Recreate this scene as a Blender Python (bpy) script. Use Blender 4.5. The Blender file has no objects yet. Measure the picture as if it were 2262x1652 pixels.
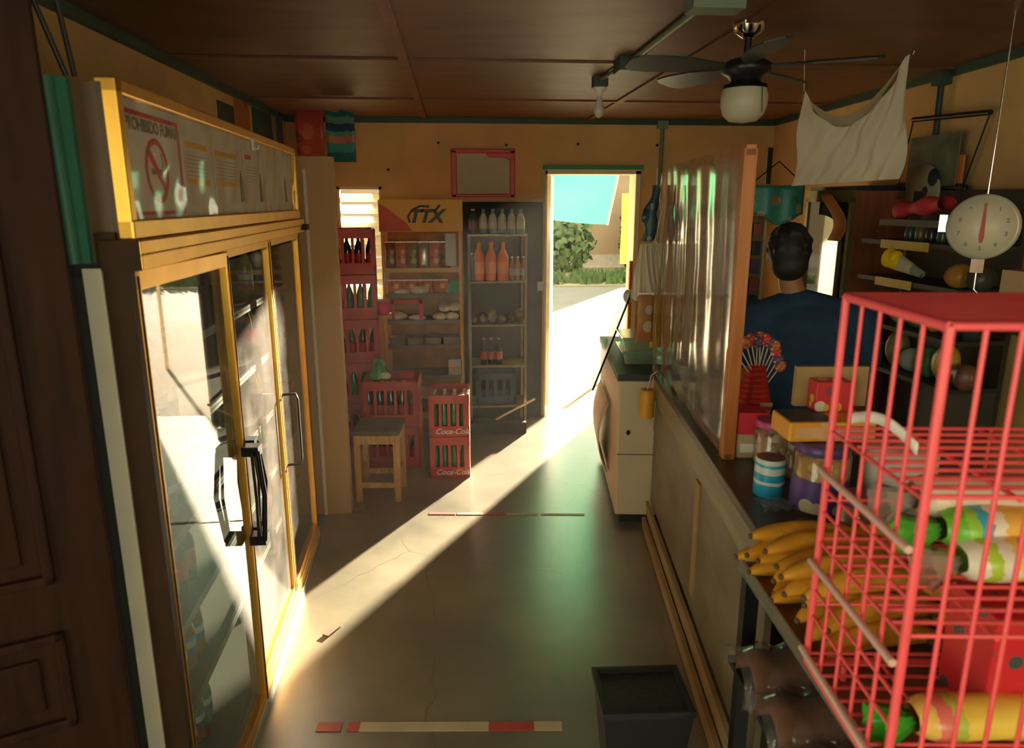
import bpy, math, random
from mathutils import Vector, Matrix
random.seed(7)
PI = math.pi
C = bpy.context.scene.collection
R = math.radians
ORD = ['first', 'second', 'third', 'fourth', 'fifth', 'sixth', 'seventh', 'eighth', 'ninth', 'tenth', 'eleventh', 'twelfth']

# ------------------------------------------------------------------ materials
MATS = {}


def _new(name):
    m = bpy.data.materials.new(name)
    m.use_nodes = True
    nt = m.node_tree
    nt.nodes.clear()
    out = nt.nodes.new('ShaderNodeOutputMaterial')
    return m, nt, out


def _link(nt, a, b):
    nt.links.new(a, b)


def noise_color(nt, col, var, scale, stretch=None, detail=4):
    tc = nt.nodes.new('ShaderNodeTexCoord')
    mp = nt.nodes.new('ShaderNodeMapping')
    if stretch:
        mp.inputs['Scale'].default_value = stretch
    _link(nt, tc.outputs['Object'], mp.inputs['Vector'])
    n = nt.nodes.new('ShaderNodeTexNoise')
    n.inputs['Scale'].default_value = scale
    n.inputs['Detail'].default_value = detail
    _link(nt, mp.outputs['Vector'], n.inputs['Vector'])
    r = nt.nodes.new('ShaderNodeValToRGB')
    a = [max(0, c * (1 - var)) for c in col]
    b = [min(1, c * (1 + var)) for c in col]
    r.color_ramp.elements[0].color = (*a, 1)
    r.color_ramp.elements[1].color = (*b, 1)
    r.color_ramp.elements[0].position = .3
    r.color_ramp.elements[1].position = .7
    _link(nt, n.outputs['Fac'], r.inputs['Fac'])
    return r.outputs['Color'], n.outputs['Fac'], mp


def mat(name, col, rough=.6, metal=0., var=.12, scale=9., bump=0., stretch=None, spec=.5, transl=0.):
    if name in MATS:
        return MATS[name]
    m, nt, out = _new(name)
    c, f, mp = noise_color(nt, col, var, scale, stretch)
    p = nt.nodes.new('ShaderNodeBsdfPrincipled')
    _link(nt, c, p.inputs['Base Color'])
    p.inputs['Roughness'].default_value = rough
    p.inputs['Metallic'].default_value = metal
    p.inputs['Specular IOR Level'].default_value = spec
    if bump:
        b = nt.nodes.new('ShaderNodeBump')
        b.inputs['Strength'].default_value = bump
        b.inputs['Distance'].default_value = .01
        _link(nt, f, b.inputs['Height'])
        _link(nt, b.outputs['Normal'], p.inputs['Normal'])
    sh = p.outputs['BSDF']
    if transl:
        t = nt.nodes.new('ShaderNodeBsdfTranslucent')
        _link(nt, c, t.inputs['Color'])
        mx = nt.nodes.new('ShaderNodeMixShader')
        mx.inputs['Fac'].default_value = transl
        _link(nt, sh, mx.inputs[1])
        _link(nt, t.outputs['BSDF'], mx.inputs[2])
        sh = mx.outputs['Shader']
    _link(nt, sh, out.inputs['Surface'])
    MATS[name] = m
    return m


def film(name, col=(1, 1, 1), opaque=.2, rough=.15, dust=(.8, .8, .75), ior=1.5, patch=0., tint=(1, 1, 1), refl=1.6):
    """clear sheet: see-through, mirror-like by Fresnel, with a share of dust or haze on it"""
    if name in MATS:
        return MATS[name]
    m, nt, out = _new(name)
    tr = nt.nodes.new('ShaderNodeBsdfTransparent')
    tr.inputs['Color'].default_value = (*tint, 1)
    d = nt.nodes.new('ShaderNodeBsdfDiffuse')
    d.inputs['Color'].default_value = (*dust, 1)
    t2 = nt.nodes.new('ShaderNodeBsdfTranslucent')
    t2.inputs['Color'].default_value = (*dust, 1)
    dd = nt.nodes.new('ShaderNodeMixShader')
    dd.inputs['Fac'].default_value = .4
    _link(nt, d.outputs['BSDF'], dd.inputs[1])
    _link(nt, t2.outputs['BSDF'], dd.inputs[2])
    g = nt.nodes.new('ShaderNodeBsdfGlossy')
    g.inputs['Roughness'].default_value = rough
    m1 = nt.nodes.new('ShaderNodeMixShader')
    if patch:
        c, f, mp = noise_color(nt, (.5, .5, .5), .1, patch)
        mr = nt.nodes.new('ShaderNodeMapRange')
        mr.inputs['From Min'].default_value = .35
        mr.inputs['From Max'].default_value = .7
        mr.inputs['To Min'].default_value = opaque * .4
        mr.inputs['To Max'].default_value = min(1, opaque * 1.7)
        _link(nt, f, mr.inputs['Value'])
        _link(nt, mr.outputs['Result'], m1.inputs['Fac'])
    else:
        m1.inputs['Fac'].default_value = opaque
    _link(nt, tr.outputs['BSDF'], m1.inputs[1])
    _link(nt, dd.outputs['Shader'], m1.inputs[2])
    lw = nt.nodes.new('ShaderNodeLayerWeight')
    lw.inputs['Blend'].default_value = .5
    pw = nt.nodes.new('ShaderNodeMath')
    pw.operation = 'POWER'
    pw.inputs[1].default_value = 5
    _link(nt, lw.outputs['Facing'], pw.inputs[0])
    f0 = ((ior - 1) / (ior + 1)) ** 2
    ma = nt.nodes.new('ShaderNodeMath')
    ma.operation = 'MULTIPLY_ADD'
    ma.use_clamp = True
    k = refl
    ma.inputs[1].default_value = (1 - f0) * k
    ma.inputs[2].default_value = f0 * k
    _link(nt, pw.outputs['Value'], ma.inputs[0])
    m2 = nt.nodes.new('ShaderNodeMixShader')
    _link(nt, ma.outputs['Value'], m2.inputs['Fac'])
    _link(nt, m1.outputs['Shader'], m2.inputs[1])
    _link(nt, g.outputs['BSDF'], m2.inputs[2])
    _link(nt, m2.outputs['Shader'], out.inputs['Surface'])
    MATS[name] = m
    return m


def bands(name, axis, stops, rough=.4, wob=.0, scale=6., metal=0., transl=0.):
    """printed packaging: flat colours along one axis of the mesh's own bounds; stops = [(start, colour), ...]"""
    if name in MATS:
        return MATS[name]
    m, nt, out = _new(name)
    tc = nt.nodes.new('ShaderNodeTexCoord')
    src = tc.outputs['Generated']
    if wob:
        n = nt.nodes.new('ShaderNodeTexNoise')
        n.inputs['Scale'].default_value = scale
        _link(nt, src, n.inputs['Vector'])
        vm = nt.nodes.new('ShaderNodeVectorMath')
        vm.operation = 'SCALE'
        vm.inputs['Scale'].default_value = wob
        _link(nt, n.outputs['Color'], vm.inputs[0])
        va = nt.nodes.new('ShaderNodeVectorMath')
        va.operation = 'ADD'
        _link(nt, src, va.inputs[0])
        _link(nt, vm.outputs['Vector'], va.inputs[1])
        vs = nt.nodes.new('ShaderNodeVectorMath')
        vs.operation = 'ADD'
        vs.inputs[1].default_value = (-wob / 2,) * 3
        _link(nt, va.outputs['Vector'], vs.inputs[0])
        src = vs.outputs['Vector']
    sx = nt.nodes.new('ShaderNodeSeparateXYZ')
    _link(nt, src, sx.inputs['Vector'])
    r = nt.nodes.new('ShaderNodeValToRGB')
    r.color_ramp.interpolation = 'CONSTANT'
    els = r.color_ramp.elements
    while len(els) < len(stops):
        els.new(.5)
    while len(els) > max(len(stops), 1):
        els.remove(els[-1])
    for e, (p, c) in zip(els, stops):
        e.position = p
        e.color = (*c, 1)
    _link(nt, sx.outputs['XYZ'.index(axis)], r.inputs['Fac'])
    p = nt.nodes.new('ShaderNodeBsdfPrincipled')
    p.inputs['Roughness'].default_value = rough
    p.inputs['Metallic'].default_value = metal
    _link(nt, r.outputs['Color'], p.inputs['Base Color'])
    _link(nt, p.outputs['BSDF'], out.inputs['Surface'])
    MATS[name] = m
    return m


def blobs(name, base, spots, scale=9., cut=.35, rough=.4):
    """base colour with separate spots of other colours (voronoi cells)"""
    if name in MATS:
        return MATS[name]
    m, nt, out = _new(name)
    tc = nt.nodes.new('ShaderNodeTexCoord')
    v = nt.nodes.new('ShaderNodeTexVoronoi')
    v.inputs['Scale'].default_value = scale
    _link(nt, tc.outputs['Object'], v.inputs['Vector'])
    sx = nt.nodes.new('ShaderNodeSeparateColor')
    _link(nt, v.outputs['Color'], sx.inputs['Color'])
    r = nt.nodes.new('ShaderNodeValToRGB')
    r.color_ramp.interpolation = 'CONSTANT'
    els = r.color_ramp.elements
    while len(els) < len(spots):
        els.new(.5)
    while len(els) > max(1, len(spots)):
        els.remove(els[-1])
    for i, (e, c) in enumerate(zip(els, spots)):
        e.position = i / len(spots)
        e.color = (*c, 1)
    _link(nt, sx.outputs['Red'], r.inputs['Fac'])
    lt = nt.nodes.new('ShaderNodeMath')
    lt.operation = 'LESS_THAN'
    lt.inputs[1].default_value = cut
    _link(nt, v.outputs['Distance'], lt.inputs[0])
    mx = nt.nodes.new('ShaderNodeMix')
    mx.data_type = 'RGBA'
    mx.inputs[6].default_value = (*base, 1)
    _link(nt, r.outputs['Color'], mx.inputs[7])
    _link(nt, lt.outputs['Value'], mx.inputs[0])
    p = nt.nodes.new('ShaderNodeBsdfPrincipled')
    p.inputs['Roughness'].default_value = rough
    _link(nt, mx.outputs[2], p.inputs['Base Color'])
    _link(nt, p.outputs['BSDF'], out.inputs['Surface'])
    MATS[name] = m
    return m


# ------------------------------------------------------------------ mesh builder
class MB:
    def __init__(s):
        s.v = []
        s.f = []
        s.sm = []

    def add(s, vs, fs, smooth=False):
        o = len(s.v)
        s.v += [tuple(v) for v in vs]
        s.f += [tuple(i + o for i in f) for f in fs]
        s.sm += [smooth] * len(fs)
        return s

    def box(s, c, d, rz=0., M=None):
        x, y, z = (a / 2 for a in d)
        vs = [Vector(p) for p in ((-x, -y, -z), (x, -y, -z), (x, y, -z), (-x, y, -z), (-x, -y, z), (x, -y, z), (x, y, z), (-x, y, z))]
        Q = Matrix.Translation(c) @ (M if M else Matrix.Rotation(rz, 4, 'Z'))
        return s.add([Q @ v for v in vs], [(3, 2, 1, 0), (4, 5, 6, 7), (0, 1, 5, 4), (1, 2, 6, 5), (2, 3, 7, 6), (3, 0, 4, 7)])

    def bb(s, a, b):
        return s.box([(a[i] + b[i]) / 2 for i in range(3)], [abs(b[i] - a[i]) for i in range(3)])

    def ring_surface(s, rings, caps=True, smooth=True):
        n = len(rings[0])
        vs = [p for r in rings for p in r]
        fs = []
        for i in range(len(rings) - 1):
            for j in range(n):
                a, b = i * n + j, i * n + (j + 1) % n
                fs.append((a, b, b + n, a + n))
        s.add(vs, fs, smooth)
        if caps:
            s.add(rings[0], [tuple(range(n))[::-1]])
            s.add(rings[-1], [tuple(range(n))])
        return s

    def tube(s, pts, r, n=8, caps=True):
        pts = [Vector(p) for p in pts]
        rs = r if isinstance(r, (list, tuple)) else [r] * len(pts)
        rings = []
        up = Vector((0, 0, 1))
        for i, p in enumerate(pts):
            t = (pts[min(i + 1, len(pts) - 1)] - pts[max(i - 1, 0)]).normalized()
            u = t.cross(up)
            if u.length < .05:
                u = t.cross(Vector((1, 0, 0)))
            u.normalize()
            w = u.cross(t)
            up = w if w.length > .1 else up
            rings.append([p + (u * math.cos(2 * PI * k / n) + w * math.sin(2 * PI * k / n)) * rs[i] for k in range(n)])
        return s.ring_surface(rings, caps)

    def lathe(s, prof, c=(0, 0, 0), n=16, caps=True):
        rings = [[(c[0] + r * math.cos(2 * PI * k / n), c[1] + r * math.sin(2 * PI * k / n), c[2] + z) for k in range(n)] for r, z in prof]
        return s.ring_surface(rings, caps)

    def ball(s, c, r, n=12, m=8, M=None):
        rr = r if isinstance(r, (list, tuple)) else (r, r, r)
        rings = []
        for i in range(1, m):
            a = PI * i / m - PI / 2
            ring = [Vector((rr[0] * math.cos(a) * math.cos(2 * PI * k / n), rr[1] * math.cos(a) * math.sin(2 * PI * k / n), rr[2] * math.sin(a))) for k in range(n)]
            if M:
                ring = [M @ p for p in ring]
            rings.append([p + Vector(c) for p in ring])
        return s.ring_surface(rings, True)

    def grid(s, fn, nu, nv, smooth=True):
        vs = [fn(i / nu, j / nv) for j in range(nv + 1) for i in range(nu + 1)]
        fs = [(j * (nu + 1) + i, j * (nu + 1) + i + 1, (j + 1) * (nu + 1) + i + 1, (j + 1) * (nu + 1) + i) for j in range(nv) for i in range(nu)]
        return s.add(vs, fs, smooth)

    def prism(s, pts, axis, a, b):
        """polygon pts (2D) extruded along axis from a to b"""
        def mk(p, t):
            return {'x': (t, p[0], p[1]), 'y': (p[0], t, p[1]), 'z': (p[0], p[1], t)}[axis]
        n = len(pts)
        vs = [mk(p, a) for p in pts] + [mk(p, b) for p in pts]
        fs = [tuple(range(n))[::-1], tuple(range(n, 2 * n))] + [(i, (i + 1) % n, n + (i + 1) % n, n + i) for i in range(n)]
        return s.add(vs, fs)

    def build(s, name, m, parent=None, bevel=0., solid=0., sub=0, label=None, remesh=0.):
        me = bpy.data.meshes.new(name)
        me.from_pydata(s.v, [], s.f)
        for p, k in zip(me.polygons, s.sm):
            p.use_smooth = k
        me.materials.append(m)
        o = bpy.data.objects.new(name, me)
        C.objects.link(o)
        if parent is not None:
            o.parent = parent
        if solid:
            k = o.modifiers.new('Solidify', 'SOLIDIFY')
            k.thickness = solid
            k.offset = 0
        if remesh:
            k = o.modifiers.new('Remesh', 'REMESH')
            k.mode = 'VOXEL'
            k.voxel_size = remesh
            k.use_smooth_shade = True
            k = o.modifiers.new('Smooth', 'SMOOTH')
            k.iterations = 6
        if bevel:
            k = o.modifiers.new('Bevel', 'BEVEL')
            k.width = bevel
            k.segments = 2
            k.limit_method = 'ANGLE'
        if sub:
            k = o.modifiers.new('Subdivision', 'SUBSURF')
            k.levels = k.render_levels = sub
        if label:
            o['label'] = label
        return o


def tag(o, label, cat, group=None, kind=None):
    o['label'] = label
    o['category'] = cat
    if group:
        o['group'] = group
    if kind:
        o['kind'] = kind
    return o


def thing(name, label, cat, loc=(0, 0, 0), rz=0., group=None):
    o = bpy.data.objects.new(name, None)
    o.empty_display_size = .05
    C.objects.link(o)
    o.location = loc
    o.rotation_euler = (0, 0, rz)
    return tag(o, label, cat, group)


def dup(root, loc, rz=None, label=None, group=None, rot=None, scale=None):
    r = root.copy()
    C.objects.link(r)
    r.location = loc
    if rz is not None:
        r.rotation_euler = (0, 0, rz)
    if rot is not None:
        r.rotation_euler = rot
    if scale is not None:
        r.scale = (scale,) * 3 if isinstance(scale, (int, float)) else scale
    if label:
        r['label'] = label
    if group:
        r['group'] = group
    for ch in list(root.children):
        c = ch.copy()
        C.objects.link(c)
        c.parent = r
        for g in list(ch.children):
            d = g.copy()
            C.objects.link(d)
            d.parent = c
    return r


def struct(o):
    o['kind'] = 'structure'
    return o


def text(body, size, m, parent, M, name='lettering', shear=0., ext=.0008, bold=0.):
    cu = bpy.data.curves.new(name, 'FONT')
    cu.body = body
    cu.size = size
    cu.extrude = ext
    cu.shear = shear
    cu.offset = bold
    cu.align_x = 'CENTER'
    cu.align_y = 'CENTER'
    cu.materials.append(m)
    tmp = bpy.data.objects.new('tmp_text', cu)
    C.objects.link(tmp)
    bpy.context.view_layer.update()
    me = bpy.data.meshes.new_from_object(tmp.evaluated_get(bpy.context.evaluated_depsgraph_get()))
    bpy.data.objects.remove(tmp)
    me.name = name
    o = bpy.data.objects.new(name, me)
    C.objects.link(o)
    o.parent = parent
    o.matrix_local = M
    return o


def TR(x, y, z, rx=0., ry=0., rz=0.):
    return Matrix.Translation((x, y, z)) @ Matrix.Rotation(rz, 4, 'Z') @ Matrix.Rotation(ry, 4, 'Y') @ Matrix.Rotation(rx, 4, 'X')


def wob(x, y, a=1.):
    return a * (math.sin(x * 7.1 + 1.3 * y) + .6 * math.sin(13.7 * x - 3.1 * y + 1) + .4 * math.sin(23 * y + 5 * x)) / 2


# palette
WALL = mat('ochre_wall_paint', (.70, .45, .18), .75, var=.10, scale=3.5, bump=.15)
TAN = mat('tan_panel', (.5, .30, .12), .6, var=.15, scale=4, stretch=(1, 1, .2))
DARKWOOD = mat('dark_brown_wood', (.030, .011, .005), .6, spec=.12, var=.35, scale=6, stretch=(6, 6, .6), bump=.1)
GOLD = mat('gold_anodised_frame', (.78, .42, .06), .34, .75, var=.08, scale=12)
BRONZE = mat('dark_bronze_plastic', (.04, .02, .008), .65, var=.2, spec=.15)
ALU = mat('brushed_aluminium', (.75, .70, .60), .22, .9, var=.08, scale=20, stretch=(20, .5, 20))
GREYPAINT = mat('grey_painted_metal', (.42, .44, .38), .5, var=.08)
WHITEP = mat('white_plastic', (.78, .76, .68), .45, var=.06)
BLACK = mat('black_plastic', (.012, .012, .013), .4, var=.2)
BLACKM = mat('black_metal', (.015, .016, .018), .35, .5, var=.2)
RED = mat('red_plastic', (.62, .035, .03), .42, var=.12)
CRATE = mat('faded_red_crate_plastic', (.56, .06, .045), .5, var=.16, scale=7)
REDWIRE = mat('red_coated_wire', (.88, .10, .11), .32, var=.08)
PINK = mat('pink_plastic', (.62, .09, .27), .4, var=.08)
GREENG = mat('green_bottle_glass', (.03, .22, .05), .08, var=.15, spec=.8)
DARKG = mat('dark_bottle_glass', (.010, .014, .012), .08, var=.2, spec=.8)
CREAM = mat('cream_paint', (.78, .66, .45), .5, var=.07, scale=4)
PAPER = mat('white_paper', (.84, .80, .70), .7, var=.05, scale=6)
GREYTXT = mat('grey_print', (.22, .21, .18), .7)
REDINK = mat('red_print', (.62, .03, .02), .6)
YELINK = mat('yellow_print', (.85, .48, .02), .6)
WOODL = mat('light_pine_wood', (.52, .30, .11), .55, var=.22, scale=9, stretch=(6, 6, .7), bump=.08)
ORANGEW = mat('orange_brown_wood', (.50, .17, .035), .5, var=.2, scale=8, stretch=(6, 6, .5))
WEATHER = mat('weathered_board', (.20, .17, .105), .38, var=.3, scale=5, stretch=(3, .6, 1.5), bump=.1)
PLANKM = mat('tan_plank', (.42, .29, .13), .6, var=.25, scale=6, stretch=(4, .4, 4), bump=.1)
COUNTERM = mat('dark_counter_laminate', (.055, .042, .026), .35, var=.3, scale=8)
CLEAR = film('clear_film', opaque=.12, rough=.12, ior=1.45, patch=6)
GLASSC = film('clear_glass', opaque=.02, rough=.03, ior=1.5)
JARG = film('jar_plastic', opaque=.10, rough=.06, ior=1.5)
CHROME = mat('chrome', (.7, .7, .66), .12, 1., var=.05)
WHITECLOTH = mat('white_cloth', (.78, .74, .62), .8, var=.08, scale=5, transl=.4)
SKIN = mat('skin', (.42, .20, .10), .5, var=.08)
HAIR = mat('black_hair', (.008, .008, .008), .6, var=.3, scale=40)
NAVY = mat('navy_cotton', (.012, .05, .12), .85, var=.15, scale=30)
BROWNCAB = mat('red_brown_veneer', (.24, .075, .025), .45, var=.25, scale=6, stretch=(5, 5, .5))

# ------------------------------------------------------------------ setting
def floor_mat():
    m, nt, out = _new('polished_concrete')
    tc = nt.nodes.new('ShaderNodeTexCoord')
    n1 = nt.nodes.new('ShaderNodeTexNoise')
    n1.inputs['Scale'].default_value = 2.2
    n1.inputs['Detail'].default_value = 8
    n2 = nt.nodes.new('ShaderNodeTexNoise')
    n2.inputs['Scale'].default_value = 25
    n2.inputs['Detail'].default_value = 6
    for n in (n1, n2):
        _link(nt, tc.outputs['Object'], n.inputs['Vector'])
    r = nt.nodes.new('ShaderNodeValToRGB')
    r.color_ramp.elements[0].color = (.10, .10, .065, 1)
    r.color_ramp.elements[1].color = (.29, .26, .175, 1)
    r.color_ramp.elements[0].position = .3
    r.color_ramp.elements[1].position = .72
    _link(nt, n1.outputs['Fac'], r.inputs['Fac'])
    # hairline cracks
    v = nt.nodes.new('ShaderNodeTexVoronoi')
    v.feature = 'DISTANCE_TO_EDGE'
    v.inputs['Scale'].default_value = .9
    va = nt.nodes.new('ShaderNodeVectorMath')
    va.operation = 'MULTIPLY_ADD'
    va.inputs[1].default_value = (.25, .25, .25)
    _link(nt, n1.outputs['Color'], va.inputs[0])
    _link(nt, tc.outputs['Object'], va.inputs[2])
    _link(nt, va.outputs['Vector'], v.inputs['Vector'])
    lt = nt.nodes.new('ShaderNodeMath')
    lt.operation = 'LESS_THAN'
    lt.inputs[1].default_value = .0022
    _link(nt, v.outputs['Distance'], lt.inputs[0])
    mx = nt.nodes.new('ShaderNodeMix')
    mx.data_type = 'RGBA'
    _link(nt, lt.outputs['Value'], mx.inputs[0])
    _link(nt, r.outputs['Color'], mx.inputs[6])
    mx.inputs[7].default_value = (.12, .11, .075, 1)
    p = nt.nodes.new('ShaderNodeBsdfPrincipled')
    _link(nt, mx.outputs[2], p.inputs['Base Color'])
    mr = nt.nodes.new('ShaderNodeMapRange')
    mr.inputs['To Min'].default_value = .30
    mr.inputs['To Max'].default_value = .38
    _link(nt, n2.outputs['Fac'], mr.inputs['Value'])
    _link(nt, mr.outputs['Result'], p.inputs['Roughness'])
    p.inputs['Specular IOR Level'].default_value = 1.
    p.inputs['Coat Weight'].default_value = 1.
    p.inputs['Coat IOR'].default_value = 1.9
    p.inputs['Coat Roughness'].default_value = .30
    b = nt.nodes.new('ShaderNodeBump')
    b.inputs['Strength'].default_value = .05
    b.inputs['Distance'].default_value = .01
    _link(nt, n2.outputs['Fac'], b.inputs['Height'])
    _link(nt, b.outputs['Normal'], p.inputs['Normal'])
    _link(nt, p.outputs['BSDF'], out.inputs['Surface'])
    return m


FY = 5.56          # inner face of the far wall
FT = .18           # its thickness
DX0, DX1, DZ = .70, 1.43, 1.93
WX0, WX1, WZ0, WZ1 = -.86, -.53, .95, 1.81
struct(MB().bb((-2.2, -1.6, -.1), (3.0, FY + FT, 0)).build('floor', floor_mat()))
CEIL = mat('brown_plywood_ceiling', (.13, .046, .014), .5, var=.28, scale=3, stretch=(1, 2.5, 1), bump=.1)
ce = struct(MB().bb((-2.2, -1.6, 2.30), (3.0, FY + FT, 2.40)).build('ceiling', CEIL))
BATTEN = mat('ceiling_batten', (.15, .05, .016), .5, var=.2)
b = MB()
for x in (-.2, 1.02):
    b.bb((x - .02, -1.2, 2.288), (x + .02, FY, 2.30))
for y in (.9, 2.12, 3.34, 4.56):
    b.bb((-1.2, y - .02, 2.29), (2.5, y + .02, 2.30))
b.build('battens', BATTEN, ce)
LY0, LY1, LZ = -1.1, .6, 2.1    # street door opening in the left wall, beside the viewer
struct(MB().bb((-1.32, LY1, 0), (-1.2, FY, 2.3)).bb((-1.32, -1.6, 0), (-1.2, LY0, 2.3)).bb((-1.32, LY0, LZ), (-1.2, LY1, 2.3)).build('wall_left', WALL))
w = MB()
y0, y1 = FY, FY + FT
w.bb((-1.32, y0, 0), (WX0, y1, 2.3))
w.bb((WX0, y0, 0), (WX1, y1, WZ0))
w.bb((WX0, y0, WZ1), (WX1, y1, 2.3))
w.bb((WX1, y0, 0), (DX0, y1, 2.3))
w.bb((DX0, y0, DZ), (DX1, y1, 2.3))
w.bb((DX1, y0, 0), (2.7, y1, 2.3))
struct(w.build('wall_far', WALL))
w = MB()
w.prism([(2.46, FY), (2.70, FY), (2.70, -1.6), (1.98, -1.6)], 'z', 0, 2.3)
struct(w.build('wall_right', WALL))
# wall behind the viewer, with an unseen window opening added for fill light
w = MB()
BY = -1.3
w.bb((-1.2, BY - .15, 0), (-.2, BY, 2.3))
w.bb((-.2, BY - .15, 0), (1.8, BY, .9))
w.bb((-.2, BY - .15, 2.15), (1.8, BY, 2.3))
w.bb((1.8, BY - .15, 0), (2.1, BY, 2.3))
struct(w.build('wall_back', WALL))

# far doorway frame
d = struct(MB().bb((DX0, FY - .015, 0), (DX0 + .015, FY + FT + .01, DZ)).bb((DX1 - .035, FY - .015, 0), (DX1, FY + FT + .01, DZ)).bb((DX0, FY - .015, DZ - .025), (DX1, FY + FT + .01, DZ + .01)).build('door_1', CREAM))
MB().bb((DX1 - .06, FY - .02, .1), (DX1 - .035, FY + .02, 1.25)).build('door_edge', ORANGEW, d)
struct(MB().bb((DX0 - .02, FY - .022, DZ + .008), (DX1 + .02, FY - .001, DZ + .04)).build('trim_1', mat('green_paint', (.05, .26, .08), .5)))
# outward door leaf, cream, standing open
lf = MB()
lf.box((.0, .34, DZ / 2), (.03, .68, DZ - .05))
lf = struct(lf.build('door_2', mat('cream_door_leaf', (.85, .78, .6), .5)))
lf.location = (DX0 + .055, FY + FT + .02, 0)
lf.rotation_euler = (0, 0, -R(9.8))
# dark sliding leaf parked beside the doorway
DLEAF = mat('dark_grey_steel', (.022, .027, .024), .65, 0, spec=.2, var=.15, scale=5)
sl = struct(MB().bb((.07, FY - .045, .01), (DX0 - .02, FY - .012, 1.70)).build('door_3', DLEAF))
MB().bb((DX0 - .06, FY - .06, 1.03), (DX0 - .01, FY - .043, 1.10)).build('latch', CHROME, sl)

# louvred window at the far left
LOUV = film('louvre_glass', opaque=.35, rough=.15, ior=1.5, dust=(.9, .9, .8))
wn = struct(MB().bb((WX0, FY, WZ0), (WX0 + .02, FY + .05, WZ1)).bb((WX1 - .02, FY, WZ0), (WX1, FY + .05, WZ1)).bb((WX0, FY, WZ1 - .02), (WX1, FY + .05, WZ1)).bb((WX0, FY, WZ0), (WX1, FY + .05, WZ0 + .02)).build('window_1', CREAM))
lo = MB()
k = 0
z = WZ0 + .06
while z < WZ1 - .04:
    lo.box(((WX0 + WX1) / 2, FY + .06, z), (WX1 - WX0 - .04, .004, .075), M=Matrix.Rotation(R(38), 4, 'X'))
    z += .08
lo.build('louvre_slats', LOUV, wn)
gr = MB()
for i in range(9):
    zz = WZ0 + .06 + i * .1
    gr.bb((WX0, FY + .12, zz), (WX1, FY + .14, zz + .045))
gr.build('window_bars', mat('pale_painted_bars', (.8, .78, .66), .5), wn)

# brown panelled door standing open at the near left
dr = MB()
W, Hh = .60, 2.2
dr.bb((-W, -.02, 0), (0, .02, Hh))
for (xa, xb, za, zb) in ((-W + .08, -W / 2 - .03, .15, .55), (-W / 2 + .03, -.10, .15, .55), (-W + .08, -.10, .62, .84), (-W + .08, -W / 2 - .03, .95, 2.1), (-W / 2 + .03, -.10, .95, 2.1)):
    for (p, q) in (((xa, za), (xb, za + .02)), ((xa, zb - .02), (xb, zb)), ((xa, za), (xa + .02, zb)), ((xb - .02, za), (xb, zb))):
        dr.bb((p[0], -.034, p[1]), (q[0], -.018, q[1]))
    dr.bb((xa + .05, -.030, za + .05), (xb - .05, -.018, zb - .05))
dr = struct(dr.build('door_4', DARKWOOD, bevel=.004))
dr.location = (-.735, 1.44, 0)
dr.rotation_euler = (0, 0, R(24))

# tan partition panel beyond the fridge
pt = struct(MB().bb((-1.19, 3.775, 0), (-.600, 3.85, 1.92)).build('wall_partition', TAN))
MB().bb((-.745, 3.765, 0), (-.73, 3.775, 1.86)).build('seam_strip', CREAM, pt)
struct(MB().bb((-.34, FY - .012, 1.0), (.66, FY - .001, 2.295)).build('trim_2', mat('peach_wall_board', (.76, .43, .18), .7, var=.1, scale=3)))

# green pipe cornice at the left ceiling edge
struct(MB().bb((-1.2, 1.0, 2.262), (-1.175, FY, 2.30)).build('trim_3', mat('dark_green_trim', (.02, .06, .035), .5)))
struct(MB().bb((-1.2, FY - .025, 2.262), (2.47, FY, 2.30)).build('trim_4', mat('dark_green_trim', (.02, .06, .035), .5)))
struct(MB().prism([(2.435, FY), (2.462, FY), (2.17, 1.0), (2.14, 1.0)], 'z', 2.262, 2.30).build('trim_5', mat('dark_green_trim', (.02, .06, .035), .5)))

# ------------------------------------------------------------------ outside
GROUND = mat('sandy_yard', (.115, .092, .050), .9, var=.2, scale=1.5, bump=.2)
ROAD = mat('grey_road', (.13, .125, .105), .85, var=.1, scale=2)
VERGE = mat('verge_grass', (.06, .10, .025), .9, var=.4, scale=6)
struct(MB().bb((-14, FY + FT, -.16), (22, 11.0, -.06)).build('ground_yard', GROUND))
struct(MB().bb((-14, 11.0, -.16), (22, 15.2, -.075)).build('road', ROAD))
struct(MB().bb((-14, 15.2, -.16), (22, 19.5, -.05)).build('ground_verge', mat('far_bank', (.22, .18, .10), .9, var=.15, scale=2)))


def tufts(name, x0, x1, y0, y1, n, h, m):
    g = MB()
    for i in range(n):
        x, y = random.uniform(x0, x1), random.uniform(y0, y1)
        a = random.uniform(0, PI)
        hh = h * random.uniform(.5, 1.2)
        dx, dy = math.cos(a) * .06, math.sin(a) * .06
        lx = random.uniform(-.08, .08)
        g.add([(x - dx, y - dy, -.06), (x + dx, y + dy, -.06), (x + lx, y, hh)], [(0, 1, 2)])
    return g.build(name, m)


tag(tufts('roadside_grass', -3, 9, 15.4, 17.4, 2600, .16, VERGE), 'low green grass strip along the far side of the road', 'grass', kind='stuff')
hs = thing('house', 'beige rendered house wall across the road', 'house', (3.6, 19.6, -.06))
MB().bb((-9, 0, 0), (2.6, 3, 3.2)).build('wall', mat('beige_render', (.26, .18, .11), .85, var=.1, scale=1.2), hs)
MB().prism([(-.4, 3.2), (3.4, 3.2), (1.5, 4.3)], 'x', -9.3, 2.9).build('roof', mat('clay_roof', (.32, .12, .06), .7), hs)
MB().bb((-9, -.03, 0), (2.6, 0, .35)).build('plinth', mat('grey_plinth', (.35, .3, .24), .8), hs)


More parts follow.
